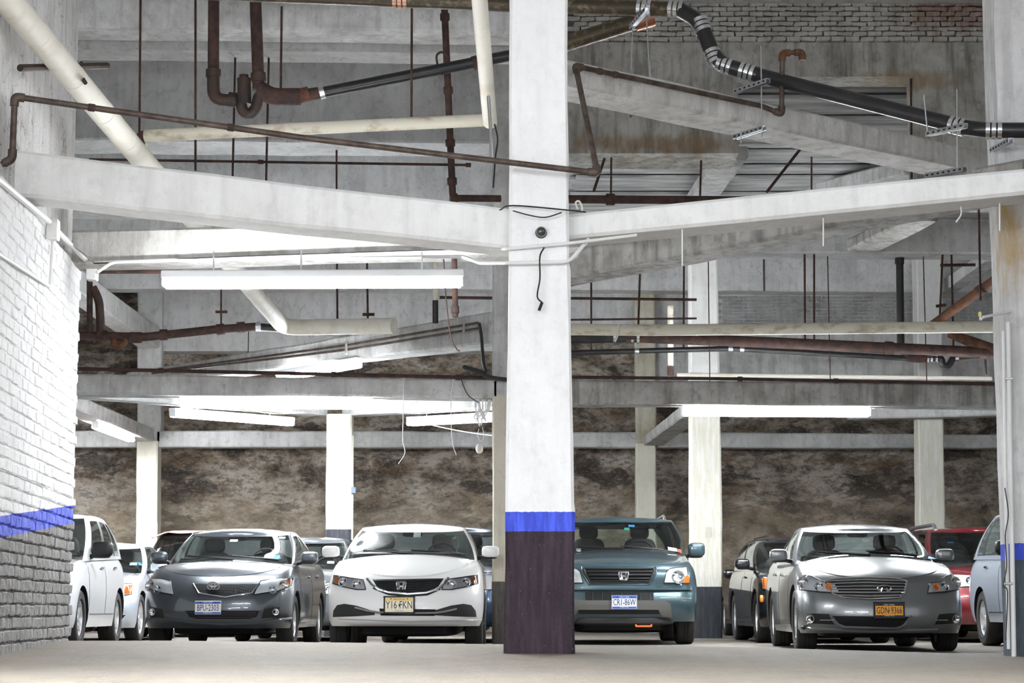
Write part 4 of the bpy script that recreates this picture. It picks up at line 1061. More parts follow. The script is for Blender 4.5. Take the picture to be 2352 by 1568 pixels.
        for c, fs in cls.items():
            nm, m = names.get(c, ('side_window', MT['dark_glass'] if k['glass'] == 'dark_glass' else MT['glass']))
            if c in ('roof',) and k.get('roof_m'): m = k['roof_m']
            us = sorted({i for q in fs for i in q}); ix = {a: i for i, a in enumerate(us)}
            vf = ([v[i] for i in us], [tuple(ix[i] for i in q) for q in fs])
            s.part(nm, vf, m, angle=50); s.cab[c] = BVHTree.FromPolygons([Vector(p) for p in vf[0]], vf[1])
    def build_wheels(s):
        k = s.k; r, tw = k['wheel'], k['tw']; rr = k['rim'] or r * .66
        tprof = [(rr, -tw * .42), (rr + .02, -tw * .5), (r * .93, -tw * .5), (r * .985, -tw * .42), (r, -tw * .25), (r, -tw * .12), (r * .985, -tw * .11), (r * .985, -tw * .08), (r, -tw * .07), (r, tw * .07), (r * .985, tw * .08), (r * .985, tw * .11), (r, tw * .12), (r, tw * .25), (r * .985, tw * .42), (r * .93, tw * .5), (rr + .02, tw * .5), (rr, tw * .42)]
        tv = lathe(tprof, 36, 'x')
        for y in (k['yf'], k['yr']):
            for sx in (-1, 1):
                t = s.part('wheel', tv, MT['black_rubber']); t.location = (sx * (k['w'] - tw / 2 - .02), y, r)
                g = G(); o = sx * tw * .40
                g.add(lathe([(rr, -sx * tw * .42), (rr, o), (rr * .93, o), (rr * .90, o - sx * .03), (rr * .88, -sx * tw * .2), (.0, -sx * tw * .2)], 36, 'x'))
                g.add(lathe([(0, o - sx * .005), (rr * .16, o - sx * .01), (rr * .22, o - sx * .05)], 16, 'x'))
                for i in range(k['spokes']):
                    a = 2 * math.pi * i / k['spokes'] + .3
                    m3 = Matrix.Rotation(a, 3, 'X')
                    p = [(o - sx * .045, -.045, .03), (o - sx * .045, .045, .03), (o - sx * .02, .045, .03), (o - sx * .02, -.045, .03), (o - sx * .035, -.032, rr * .93), (o - sx * .035, .032, rr * .93), (o - sx * .008, .032, rr * .93), (o - sx * .008, -.032, rr * .93)]
                    g.add(([m3 @ Vector(q) for q in p], hexa(p)[1]))
                mk('rim', g.v, g.f, MT['alloy'], t)
    def build_mirrors(s):
        k = s.k; mr = k['mirror'] or dict(y=k['cowl'] + .62, x=k['w'] + .06, z=s.zt(k['cowl'] + .6) + .10, d=(.21, .13, .14))
        for sx in (-1, 1):
            c = (sx * mr['x'], mr['y'], mr['z'])
            m = s.part('side_mirror', superell(c, mr['d'], .55, 16, 12), mr.get('m') or s.body_m)
            mk('mirror_base', *superell((c[0] - sx * .02, c[1] + .01, c[2] - mr['d'][2] * .42), (mr['d'][0] * .92, mr['d'][1] * .9, mr['d'][2] * .35), .6, 12, 8), MT['black_plastic'], m)
            mk('mirror_arm', *tube([(sx * (k['wb'] - .02), c[1] + .05, c[2] - mr['d'][2] * .55), (c[0] - sx * .03, c[1] + .02, c[2] - mr['d'][2] * .3)], .025, 8), MT['black_plastic'], m)
    def build_interior(s):
        k = s.k; sm = MT[k['seats']]; zb = s.zt(2.)
        y = k['cowl'] + 1.25; H = k['h']
        zs = H - .30
        for sx in (-1, 1):
            st = s.part('seat', superell((sx * .36, y, zs - .26), (.46, .16, .50), .5), sm)
            mk('headrest', *superell((sx * .36, y + .03, zs + .07), (.27, .11, .19), .6), sm, st)
        s.part('rear_seat', superell((0, y + 1.05, zb + .02), (1.1, .2, .30), .4), sm)
        s.part('dashboard', superell((0, k['cowl'] + .55, zb + .035), (k['wb'] * 1.7, .55, .13), .5), MT['dark_plastic'])
        ring = [Vector((.36 + .18 * math.cos(a), k['cowl'] + .82 + .08 * math.sin(a), zb + .05 + .16 * math.sin(a))) for a in np.linspace(0, 2 * math.pi, 25)]
        s.part('steering_wheel', tube(ring, .014, 6, False), MT['black_plastic'])
        pm = s.wpt(0, k['h'] - .145)
        s.part('inside_mirror', superell((0, pm.y + .09, pm.z), (.24, .03, .07), .5), MT['black_plastic'])
    # ---- things laid on the surfaces
    def hit(s, x, z, tree=None):
        r = (tree or s.bvh).ray_cast(Vector((x, -3, z)), Vector((0, 1, 0)))
        if r[0] is None:
            r = (tree or s.bvh).find_nearest(Vector((x, .1, z)))
        return r[0]
    def wpt(s, x, z): return s.hit(x, z, s.cab['wind'])
    def patch(s, name, poly, m, off=.006, parent=None, tree=None, mirror=False, res=.05, rim=.02, smooth=True):
        out = []
        for sx in ((1, -1) if mirror else (1,)):
            pl = [(sx * x, z) for x, z in poly]
            bm = bmesh.new(); bm.faces.new([bm.verts.new((x, 0, z)) for x, z in pl])
            bmesh.ops.triangulate(bm, faces=bm.faces[:])
            for _ in range(5):
                lg = [e for e in bm.edges if e.calc_length() > res]
                if not lg: break
                bmesh.ops.subdivide_edges(bm, edges=lg, cuts=1); bmesh.ops.triangulate(bm, faces=[f for f in bm.faces if len(f.verts) > 3])
            for vt in bm.verts:
                h = s.hit(vt.co.x, vt.co.z, tree); vt.co.y = h.y - off
            bd = [e for e in bm.edges if e.is_boundary]
            if rim:
                r = bmesh.ops.extrude_edge_only(bm, edges=bd)
                for e in r['geom']:
                    if isinstance(e, bmesh.types.BMVert): e.co.y += rim
            bmesh.ops.recalc_face_normals(bm, faces=bm.faces)
            me = bpy.data.meshes.new(name); bm.to_mesh(me); bm.free(); me.materials.append(m)
            if sum(p.normal.y * p.area for p in me.polygons) > 0: me.flip_normals()
            if smooth: me.polygons.foreach_set('use_smooth', [True] * len(me.polygons)); me.set_sharp_from_angle(angle=R(45))
            o = bpy.data.objects.new(name, me); COL.objects.link(o)
            o.parent = (parent[0 if sx == 1 else -1] if isinstance(parent, list) else parent) or s.root; out.append(o)
        return out
    def line(s, name, pts, r, m, off=.0, parent=None, mirror=False, closed=False, n=6, tree=None, seg=.05):
        out = []
        for sx in ((1, -1) if mirror else (1,)):
            w = [Vector((sx * x, z)) for x, z in pts]
            if closed: w = w + [w[0]]
            d = []
            for a, b_ in zip(w, w[1:]):
                q = max(1, int((b_ - a).length / seg)); d += [a.lerp(b_, i / q) for i in range(q)]
            d.append(w[-1]); pp = []
            for p in d:
                h = s.hit(p.x, p.y, tree); pp.append(Vector((p.x, h.y - off, p.y)))
            o = s.part(name, tube(pp, r, n, not closed), m, (parent[0 if sx == 1 else -1] if isinstance(parent, list) else parent)); out.append(o)
        return out
    def bowl(s, name, x, z, r, off, parent=None, mirror=False, m=None, inner=True):
        for sx in ((1, -1) if mirror else (1,)):
            h = s.hit(sx * x, z); c = (sx * x, h.y - off, z)
            par = (parent[0 if sx == 1 else -1] if isinstance(parent, list) else parent)
            nr = (s.bvh.find_nearest(h)[1]).normalized()
            if nr.y > 0: nr = -nr
            nr = (nr + Vector((0, -.8, 0))).normalized()
            q = Vector((0, -1, 0)).rotation_difference(nr).to_matrix(); c = Vector(h) + nr * off
            dish = lathe([(r * 1.08, .006), (r * 1.08, -.006), (r * .94, -.006), (r * .75, .010), (r * .4, .018), (r * .18, .020), (r * .14, -.004), (0, -.006)], 20, 'y', (0, 0, 0), True)
            o = s.part(name, ([q @ p + c for p in dish[0]], dish[1]), m or MT['chrome'], par)
            if inner and par is None: mk('bulb', *superell((c[0], c[1] + .004, c[2]), (r * .5, .03, r * .5), 1., 10, 8), MT['lamp_silver'], o)
    def headlights(s, poly, bowls, amber=None, base='lamp_silver', dark=None, side=1):
        """poly etc. given for the side where x > 0"""
        hl = s.patch('headlight', poly, MT[base], .006, mirror=True)
        if dark: s.patch('bezel', dark, MT['lamp_dark'], .010, hl, mirror=True, rim=.004)
        for x, z, r in bowls: s.bowl('reflector', x, z, r, .022, hl, True)
        if amber: s.patch('turn_signal', amber, MT['amber'], .016, hl, mirror=True, rim=.01)
        s.patch('lens', poly, MT['lens'], .034, hl, mirror=True, rim=.030)
        s.line('seal', poly, .006, MT['black_plastic'], .006, hl, True, True)
        return hl
    def fl(s, pts, dy=0.): return [s.L(x, y, dy) for x, y in pts]
    def mfl(s, pts, cx, dy=0.):
        """picture points on either side, folded to x > 0 about the picture column cx"""
        x0 = s.L(cx, 1400, dy)[0]
        return [(abs(a - x0), z) for a, z in s.fl(pts, dy)]
    def plate(s, c, w, h, base, text, tsize, top=None, bottom=None, frame=None, bands=(), ink='ink', yoff=.03, sep=None, tx=1.):
        x, z = c; hy = min(s.hit(x + i * w / 2, z + j * h / 2).y for i in (-1, 0, 1) for j in (-1, 0, 1)) - yoff
        pl = s.part('license_plate', move(cbox((w, .012, h), .004), (x, hy, z)), MT[base], smooth=False)
        rot = Matrix.Rotation(R(90), 3, 'X')
        def put(nm, vf, m, dx, dz): return mk(nm, *move(vf, (x + dx, hy - .0065, z + dz), rot), MT[m], pl, smooth=False)
        for (bz, bh, bm_, bw) in bands: mk('plate_band', *move(box((0, 0, 0), (bw or w * .97, .002, bh)), (x, hy - .0065, z + bz)), MT[bm_], pl, smooth=False)
        tv = text_vf(text, tsize, .0012)
        tv = ([Vector((p.x * tx, p.y, p.z)) for p in tv[0]], tv[1])
        put('lettering', tv, ink, 0, -.005)
        if sep: mk('state_mark', *move(superell((0, 0, 0), sep, .9, 8, 6), (x + s.k.get('sepx', 0), hy - .007, z - .005)), MT[ink], pl)
        if top: put('lettering', text_vf(top[0], top[1], .0012), top[2], 0, h * .38)
        if bottom: put('lettering', text_vf(bottom[0], bottom[1], .0012), bottom[2], 0, -h * .39)
        for sx in (-1, 1): mk('bolt', *superell((x + sx * w * .29, hy - .008, z + h * .40), (.014, .006, .014), 1., 8, 6), MT['black_plastic'], pl)
        if frame:
            g = G()
            t = .018 if frame != 'chrome' else .010
            for dx, dz, a, b_ in ((0, h / 2 + t / 2 - .004, w + 2 * t, t), (0, -h / 2 - t / 2 + .004, w + 2 * t, t), (-w / 2 - t / 2 + .004, 0, t, h + t), (w / 2 + t / 2 - .004, 0, t, h + t)): g.add(move(cbox((a, .02, b_), .003), (x + dx, hy + .002, z + dz)))
            mk('plate_frame', g.v, g.f, MT[frame], pl, smooth=False)
        return pl
    def sticker(s, poly_px, m, dy=1.9, name='sticker'):
        pts = [s.L(x, y, dy) for x, y in poly_px]
        t = s.cab['wind']
        return s.patch(name, pts, MT[m], -.012, None, t, rim=0, res=.06)[0]
    def side_lines(s, doors=(), handles=(), z0=.28, chrome=None):
        """door seams, handles on both flanks; doors: y of vertical seams"""
        def sh(y, z, sx):
            r = s.bvh.ray_cast(Vector((sx * 3, y, z)), Vector((-sx, 0, 0))); return r[0]
        for sx in (-1, 1):
            for y in doors:
                zz = np.linspace(z0, s.zt(y) - .03, 10); p = [sh(y + .06 * math.sin((z - z0) * 2.2), z, sx) for z in zz]
                if all(q is not None for q in p): s.part('door_seam', tube([q + Vector((sx * -.001, 0, 0)) for q in p], .005, 5), MT['black_plastic'])
            for y, z in handles:
                q = sh(y, z, sx)
                if q is not None: s.part('door_handle', superell((q.x + sx * .015, y, z), (.03, .20, .03), .6, 10, 8), s.body_m if chrome is None else MT[chrome])
            yy = np.linspace(s.k['yf'] + s.k['wheel'] + .12, s.k['yr'] - s.k['wheel'] - .12, 8)
            p = [sh(y, z0 + .0, sx) for y in yy]
            if all(q is not None for q in p): s.part('sill_seam', tube([q for q in p], .006, 5), MT['black_plastic'])
    def wipers(s, z=None):
        for x0, x1 in ((-.55, .05), (.02, .60)):
            z0 = s.zcap(0, s.k['cowl']) + .03
            pts = []
            for i in range(9):
                t = i / 8; x = x0 + (x1 - x0) * t; h = s.wpt(x, z0 + .05 * (1 - t)); pts.append(h + Vector((0, -.02, .0)))
            s.part('wiper', tube(pts, .008, 5), MT['black_plastic'])

# emblems ------------------------------------------------------------
def ring_pts(c, rx, rz, y, n=24): return [Vector((c[0] + rx * math.cos(a), y, c[1] + rz * math.sin(a))) for a in np.linspace(0, 2 * math.pi, n + 1)]
def emblem_ovals(car, c, rx, rz, off):
    y = car.hit(*c).y - off; g = G()
    g.add(tube(ring_pts(c, rx, rz, y), .010, 6, False)); g.add(tube(ring_pts((c[0], c[1] + rz * .42), rx * .72, rz * .42, y), .008, 6, False))
    g.add(tube(ring_pts((c[0], c[1] + rz * .02), rx * .30, rz * .86, y), .008, 6, False))
    car.part('emblem', (g.v, g.f), MT['chrome'])
def emblem_h(car, c, w, h, off):
    y = car.hit(*c).y - off; x, z = c; g = G()
    fr = [(-.5, .42), (-.42, .5), (.42, .5), (.5, .42), (.40, -.42), (.32, -.5), (-.32, -.5), (-.40, -.42)]
    g.add(tube([Vector((x + a * w, y, z + b_ * h)) for a, b_ in fr + fr[:2]], .0085, 6, False))
    for s_ in (-1, 1):
        g.add(tube([Vector((x + s_ * .30 * w, y, z + .44 * h)), Vector((x + s_ * .22 * w, y, z + .05 * h)), Vector((x + s_ * .20 * w, y, z - .44 * h))], [.017, .012, .015], 6))
    g.add(tube([Vector((x - .22 * w, y, z - .03 * h)), Vector((x + .22 * w, y, z - .03 * h))], .013, 6))
    car.part('emblem', (g.v, g.f), MT['chrome'])
def emblem_peak(car, c, w, h, off):
    y = car.hit(*c).y - off; x, z = c; g = G()
    a0 = np.linspace(R(-62), R(242), 26)
    pts = [Vector((x + w / 2 * math.cos(a), y, z + h / 2 * math.sin(a))) for a in a0]
    pts = [Vector((x + .02, y, z + h * .12))] + [pts[0]] + pts + [Vector((x - .02, y, z + h * .12))]
    car.part('emblem', tube(pts, .009, 6), MT['chrome'])
# ------------------------------------------------------------------ the parked cars, front row
F = CAR_Z
# --- dark grey sedan
c = Car('grey_sedan', 'dark grey sedan with an oval ring emblem and white plate', (-3.50, 23.4, F), R(-1.0), paint('slate_grey_paint', (.058, .068, .080), .5, .3),
        L=4.54, w=.885, h=1.495, zb=.235, bow=.60, nF=2.4, cowl=1.02, wtop=1.95, rtop=3.3, rbase=4.05, wb=.79, wr=.62, wheel=.315, yf=.93, yr=3.53,
        zt=[(0, .79), (.2, .83), (.5, .90), (1.1, .985), (1.6, 1.0), (3.4, 1.02), (4.1, 1.06), (4.54, 1.02)], rim=.21)
cx = 494
c.headlights(c.mfl([(588, 1365), (600, 1333), (625, 1327), (664, 1325), (665, 1343), (640, 1356)], cx), [(c.L(621, 1345)[0] - c.L(cx, 0)[0], c.L(621, 1345)[1], .062), (c.L(599, 1354)[0] - c.L(cx, 0)[0], c.L(599, 1354)[1], .045)],
             c.mfl([(648, 1331), (664, 1328), (664, 1342), (648, 1344)], cx))
gp = c.mfl([(418, 1340), (570, 1340)], 494); ga = c.fl([(418, 1340), (480, 1341), (570, 1340), (556, 1362), (520, 1367), (495, 1372), (465, 1367), (434, 1362)])
x0 = c.L(494, 0)[0]; ga = [(a - x0, b_) for a, b_ in ga]
hex_m = mat('honeycomb_grille', (.012, .012, .014), .7, spec=.12)
nt = hex_m.node_tree; b = nt.nodes['Principled BSDF']; pos, _x = geo(nt); vo = N(nt, 'ShaderNodeTexVoronoi', Scale=42., feature='DISTANCE_TO_EDGE', Randomness=.1); nt.links.new(pos, vo.inputs['Vector'])
nt.links.new(mixc(nt, math_n(nt, 'LESS_THAN', vo.outputs['Distance'], .10), (.005, .005, .006), (.028, .029, .031)), b.inputs['Base Color']); set_bump(nt, b, vo.outputs['Distance'], -.6, .02)
gr = c.patch('grille', ga, hex_m, .004)[0]
c.line('grille_rim', ga[2:] + [ga[0]], .011, c.body_m, .010, gr)
emblem_ovals(c, (0, c.L(0, 1346)[1]), .068, .047, .026)
tv = text_vf('S', .055, .003); c.part('grille_badge', move(tv, (c.L(545, 0)[0] - x0, c.hit(c.L(545, 0)[0] - x0, c.L(0, 1358)[1]).y - .016, c.L(0, 1358)[1]), Matrix.Rotation(R(90), 3, 'X')), MT['chrome'], gr, smooth=False)
lo = [(a - x0, b_) for a, b_ in c.fl([(404, 1402), (574, 1402), (568, 1416), (552, 1422), (430, 1422), (412, 1416)])]
lg = c.patch('lower_grille', lo, MT['grille_black'], .004)[0]
for yy in (1407, 1412, 1417): c.line('slat', [(a - x0, b_) for a, b_ in c.fl([(412, yy), (566, yy)])], .006, MT['dark_plastic'], .012, lg)
c.line('grille_rim', lo[1:] + [lo[0]], .008, c.body_m, .008, lg)
fz = c.L(0, 1405)[1]
fp = c.patch('fog_pocket', c.mfl([(612, 1398), (645, 1393), (644, 1417), (606, 1420)], cx), MT['black_plastic'], .004, mirror=True)
c.bowl('fog_lamp', c.L(630, 0)[0] - x0, fz, .040, .02, fp, True)
lip = [(a - x0, b_) for a, b_ in c.fl([(352, 1420), (420, 1430), (494, 1434), (566, 1430), (636, 1420)])]
c.line('lip_spoiler', lip, .018, c.body_m, .004)
c.plate((c.L(487, 0)[0] - x0, c.L(0, 1395)[1]), .305, .155, 'plate_white', 'BPU-2303', .105, ('NEW YORK', .020, 'plate_white'), ('EMPIRE STATE', .016, 'plate_white'), None, [(.058, .028, 'blue_ink', None), (-.062, .020, 'blue_ink', None)], tx=.60)
c.side_lines((1.25, 2.45), ((2.2, .86), (3.15, .88)), .30)
c.sticker([(615, 1276), (636, 1276), (636, 1286), (615, 1286)], 'paper'); c.sticker([(636, 1277), (648, 1277), (648, 1287), (636, 1287)], 'blue_paper'); c.sticker([(525, 1239), (543, 1239), (543, 1244), (525, 1244)], 'paper'); c.sticker([(634, 1232), (648, 1232), (648, 1236), (634, 1236)], 'paper')
c.wipers()

# --- white sedan
c = Car('white_sedan', 'white sedan with a letter emblem in a curved chrome grille and cream plate', (-1.20, 22.1, F), 0.0, paint('white_car_paint', (.78, .78, .77), 0., .3),
        L=4.5, w=.885, h=1.50, zb=.27, bow=.66, nF=2.3, cowl=.98, wtop=2.0, rtop=3.2, rbase=4.1, wb=.80, wr=.62, wheel=.32, yf=.94, yr=3.61, crown=.07,
        zt=[(0, .74), (.25, .82), (.6, .92), (1.1, 1.01), (1.6, 1.03), (3.4, 1.03), (4.1, 1.06), (4.5, 1.02)], rim=.215, seats='tan_cloth')
cx = 930; x0 = c.L(cx, 0)[0]
fx = lambda pts: [(a - x0, b_) for a, b_ in c.fl(pts)]
hp = [(1018, 1353), (1026, 1330), (1064, 1324), (1100, 1318), (1101, 1338), (1070, 1347), (1040, 1353)]
c.headlights(c.mfl(hp, cx), [(c.L(1035, 0)[0] - x0, c.L(0, 1342)[1], .052), (c.L(1067, 0)[0] - x0, c.L(0, 1337)[1], .048)], c.mfl([(1086, 1326), (1099, 1321), (1100, 1337), (1087, 1340)], cx), base='lamp_dark')
gz = [(846, 1329), (1012, 1327), (1000, 1346), (985, 1355), (960, 1360), (930, 1362), (900, 1361), (874, 1356), (858, 1347)]
gr = c.patch('grille', fx(gz), hex_m, .004)[0]
c.patch('grille_bar', fx([(850, 1329), (1008, 1327), (1006, 1332), (852, 1333)]), MT['grille_black'], .02, gr)
c.line('chrome_sweep', fx([(834, 1328), (846, 1342), (862, 1353), (885, 1360), (930, 1364), (972, 1361), (998, 1353), (1012, 1341), (1022, 1326)]), .017, MT['chrome'], .012, gr)
c.line('grille_rim', fx([(850, 1350), (885, 1364), (930, 1368), (975, 1365), (1004, 1352)]), .010, MT['black_plastic'], .006, gr)
emblem_h(c, (c.L(925, 0)[0] - x0, c.L(0, 1345)[1]), .105, .088, .03)
side = c.mfl([(1098, 1417), (1096, 1402), (1086, 1389), (1068, 1386), (1040, 1390), (1010, 1399), (995, 1404), (995, 1412), (1040, 1415)], cx)
sp_ = c.patch('lower_intake', side, MT['dark_plastic'], .004, mirror=True)
ctr = c.patch('lower_intake', fx([(865, 1397), (995, 1399), (992, 1414), (868, 1413)]), MT['grille_black'], .005)
c.line('chrome_bar', fx([(808, 1394), (838, 1402), (865, 1406), (930, 1408), (994, 1407), (1014, 1404), (1042, 1398)]), .012, MT['chrome'], .016)
c.plate((c.L(922, 0)[0] - x0, c.L(0, 1388.5)[1]), .315, .165, 'plate_cream', 'Y16 FKN', .118, ('New Jersey', .028, 'ink'), ('Garden State', .018, 'ink'), 'black_plastic', [(.062, .036, 'plate_yellow', None)], sep=(.014, .004, .03), tx=.66)
c.line('bumper_edge', fx([(765, 1421), (930, 1426), (1098, 1424)]), .006, MT['lamp_dark'], .0)
c.side_lines((1.25, 2.45), ((2.2, .90), (3.15, .92)), .30)
c.sticker([(1022, 1224), (1044, 1224), (1045, 1229), (1023, 1229)], 'green_paper'); c.sticker([(950, 1222), (967, 1222), (967, 1234), (950, 1234)], 'paper'); c.sticker([(1040, 1234), (1047, 1234), (1047, 1238), (1040, 1238)], 'paper')
c.wipers()

# --- teal sport utility
tp = paint('teal_paint', (.042, .078, .095), .5, .3)
c = Car('teal_suv', 'teal sport utility car with slatted black grille, grey bumper guard and white plate', (1.44, 25.8, F), 0.0, tp,
        L=4.77, w=.985, h=1.76, zb=.30, bow=.50, nF=3.2, cowl=1.15, wtop=1.85, rtop=4.2, rbase=4.5, wb=.935, wr=.79, wheel=.37, yf=.95, yr=3.65, tw=.235, kind='suv', crown=.06,
        fprof=[(0, .08), (.12, .03), (.30, 0), (.46, .0), (.5, .05), (.75, .08), (.9, .11), (1, .20)], arch=.05,
        zt=[(0, 1.0), (.2, 1.02), (.6, 1.08), (1.2, 1.17), (1.7, 1.18), (4.77, 1.2)], rim=.225, mirror=dict(y=1.75, x=1.10, z=1.27, d=(.23, .13, .19)))
x0 = c.L(1431, 0)[0]
c.headlights(fx([(1534, 1338), (1541, 1312), (1550, 1304), (1590, 1300), (1595, 1338)]), [(c.L(1552, 0)[0] - x0, c.L(0, 1325)[1], .082)], fx([(1579, 1338), (1580, 1328), (1588, 1320), (1595, 1320), (1595, 1338)]))
ga = fx([(1351, 1305), (1510, 1305), (1512, 1312), (1498, 1338), (1366, 1338), (1352, 1314)])
gr = c.patch('grille', ga, MT['grille_black'], .004)[0]
c.line('grille_rim', ga, .016, MT['black_plastic'], .012, gr, closed=True)
for yy in (1312, 1320, 1328, 1334): c.line('slat', fx([(1358 + (yy - 1312) * .3, yy), (1506 - (yy - 1312) * .3, yy)]), .010, MT['black_plastic'], .022, gr)
c.line('grille_surround', fx([(1347, 1300), (1347, 1316), (1362, 1342), (1500, 1342), (1516, 1316), (1516, 1300)]), .014, tp, .008)
emblem_h(c, (0, c.L(0, 1322)[1]), .125, .095, .035)
c.patch('bumper_step', fx([(1262, 1344), (1600, 1344), (1602, 1354), (1260, 1354)]), tp, .035, rim=.05)
it = c.patch('lower_intake', fx([(1353, 1360), (1510, 1360), (1510, 1379), (1353, 1379)]), MT['grille_black'], .006)[0]
for xx in range(1370, 1510, 22): c.line('slat', fx([(xx, 1361), (xx, 1378)]), .006, MT['dark_plastic'], .012, it)
mg = mat('grey_bumper_plastic', (.10, .098, .092), .6)
gd = c.patch('bumper_guard', fx([(1256, 1384), (1320, 1375), (1345, 1378), (1515, 1378), (1535, 1379), (1548, 1386), (1553, 1418), (1530, 1416), (1520, 1400), (1338, 1400), (1326, 1416), (1256, 1416)]), mg, .04, rim=.06)[0]
c.patch('lower_mouth', fx([(1336, 1400), (1524, 1400), (1522, 1410), (1338, 1410)]), MT['black_plastic'], .012)
c.part('skid_plate', superell((0, .28, .315), (1.35, .5, .13), .5), MT['dark_plastic'])
c.part('tow_hook', tube(fillet([(.15, .02, .26), (.15, -.0, .24), (.35, -.0, .24), (.35, .02, .26)], .01), .012, 6), mat('orange_tape', (.85, .16, .03), .5))
c.plate((0, c.L(0, 1382.5)[1]), .32, .165, 'plate_white', 'CR1-86W', .116, ('NEW YORK', .024, 'plate_white'), ('EMPIRE STATE', .017, 'plate_white'), 'chrome', [(.064, .030, 'blue_ink', None), (-.068, .022, 'blue_ink', None)], yoff=.06, tx=.60)
c.line('bumper_chrome', fx([(1525, 1373), (1598, 1373)]), .006, MT['chrome'], .004, mirror=False)
c.side_lines((1.35, 2.6), ((2.3, 1.03), (3.4, 1.05)), .42)
for sx in (-1, 1): c.part('roof_rail', tube(fillet([(sx * .70, 2.15, 1.68), (sx * .70, 2.35, 1.765), (sx * .70, 3.9, 1.765), (sx * .70, 4.05, 1.68)], .1), .018, 8), MT['steel'])
c.sticker([(1446, 1203), (1460, 1203), (1460, 1208), (1446, 1208)], 'blue_paper', 1.5); c.sticker([(1435, 1210), (1447, 1210), (1447, 1216), (1435, 1216)], 'green_paper', 1.5)
c.sticker([(1532, 1256), (1553, 1259), (1553, 1267), (1533, 1264)], 'paper', 1.5); c.sticker([(1553, 1260), (1565, 1262), (1565, 1270), (1553, 1267)], 'red_paper', 1.5); c.sticker([(1322, 1260), (1333, 1260), (1333, 1267), (1322, 1267)], 'paper', 1.5); c.sticker([(1321, 1209), (1330, 1209), (1330, 1213), (1321, 1213)], 'blue_paper', 1.5)
c.wipers()

# --- silver luxury sedan
sg = paint('silver_paint', (.225, .235, .245), .7, .3)
c = Car('silver_luxury_sedan', 'silver grey luxury sedan with chrome bar grille and orange plate', (3.98, 21.4, F), R(-2.5), sg,
        L=4.9, w=.90, h=1.475, zb=.20, bow=.62, nF=2.4, cowl=1.25, wtop=2.2, rtop=3.5, rbase=4.4, wb=.81, wr=.625, wheel=.34, yf=.92, yr=3.82, tw=.225, crown=.07,
        zt=[(0, .72), (.25, .79), (.6, .87), (1.25, .97), (1.8, .98), (3.6, 1.0), (4.4, 1.05), (4.9, 1.0)], rim=.235, spokes=7)
x0 = c.L(2026, 0)[0]; cx = 2026
hp = [(1839, 1353), (1838, 1330), (1853, 1318), (1868, 1321), (1888, 1334), (1915, 1338), (1924, 1361), (1880, 1358)]
c.headlights(c.mfl(hp, cx), [(x0 - c.L(1857, 0)[0], c.L(0, 1337)[1], .062), (x0 - c.L(1887, 0)[0], c.L(0, 1347)[1], .05)], None)
c.bowl('turn_signal', x0 - c.L(1908, 0)[0], c.L(0, 1349)[1], .033, .03, None, True, MT['amber'], False)
ga = fx([(1928, 1332), (1960, 1327), (2030, 1324), (2090, 1326), (2118, 1333), (2108, 1362), (2095, 1372), (2030, 1375), (1965, 1371), (1945, 1362)])
gr = c.patch('grille', ga, mat('dark_grille', (.03, .03, .03), .4), .004)[0]
for yy, a, b_ in ((1334, 1929, 2117), (1340, 1934, 2114), (1347, 1938, 2112), (1353, 1942, 2110), (1359, 1945, 2108), (1366, 1950, 2104)):
    c.line('chrome_bar', fx([(a, yy), ((a + b_) / 2, yy - 4 + (yy - 1334) * .2), (b_, yy)]), .008, MT['chrome'], .016, gr)
c.line('grille_rim', ga, .010, MT['chrome'], .008, gr, closed=True)
emblem_peak(c, (c.L(2027, 0)[0] - x0, c.L(0, 1351)[1]), .145, .065, .035)
c.patch('lower_intake', fx([(1942, 1414), (2116, 1416), (2100, 1436), (2085, 1440), (1975, 1438), (1958, 1432)]), MT['grille_black'], .004)
c.line('intake_rim', fx([(1938, 1412), (1948, 1430), (1966, 1440), (2090, 1443), (2108, 1434), (2122, 1414)]), .014, sg, .006)
fp = c.patch('fog_pocket', c.mfl([(1853, 1410), (1868, 1408), (1900, 1410), (1912, 1434), (1862, 1432)], cx), MT['black_plastic'], .004, mirror=True)
c.bowl('fog_lamp', x0 - c.L(1867, 0)[0], c.L(0, 1421)[1], .045, .02, fp, True)
c.line('chrome_strip', c.mfl([(1880, 1424), (1914, 1424)], cx), .006, MT['chrome'], .014, fp, True)
c.line('lip_spoiler', fx([(1870, 1442), (1940, 1446), (2030, 1449), (2120, 1448), (2185, 1446)]), .020, sg, .004)
c.plate((c.L(2033, 0)[0] - x0, c.L(0, 1401)[1]), .30, .15, 'plate_orange', 'GDN 9366', .10, ('NEW YORK', .022, 'plate_white'), ('EMPIRE STATE', .016, 'plate_white'), 'black_plastic', [(.060, .026, 'ink', None), (-.062, .020, 'ink', None)], sep=(.012, .004, .016), tx=.60)
c.side_lines((1.4, 2.6), ((2.35, .86), (3.35, .88)), .30, 'chrome')
c.line('side_molding', [(0, 0), (0.01, 0)], .001, MT['chrome'], 0) if False else None
c.sticker([(2079, 1274), (2100, 1276), (2106, 1284), (2082, 1284)], 'paper'); c.sticker([(2100, 1277), (2110, 1278), (2114, 1285), (2104, 1284)], 'blue_paper'); c.sticker([(1857, 1280), (1876, 1280), (1876, 1287), (1857, 1287)], 'paper'); c.sticker([(1965, 1236), (1985, 1236), (1983, 1245), (1967, 1245)], 'paper')
c.wipers()

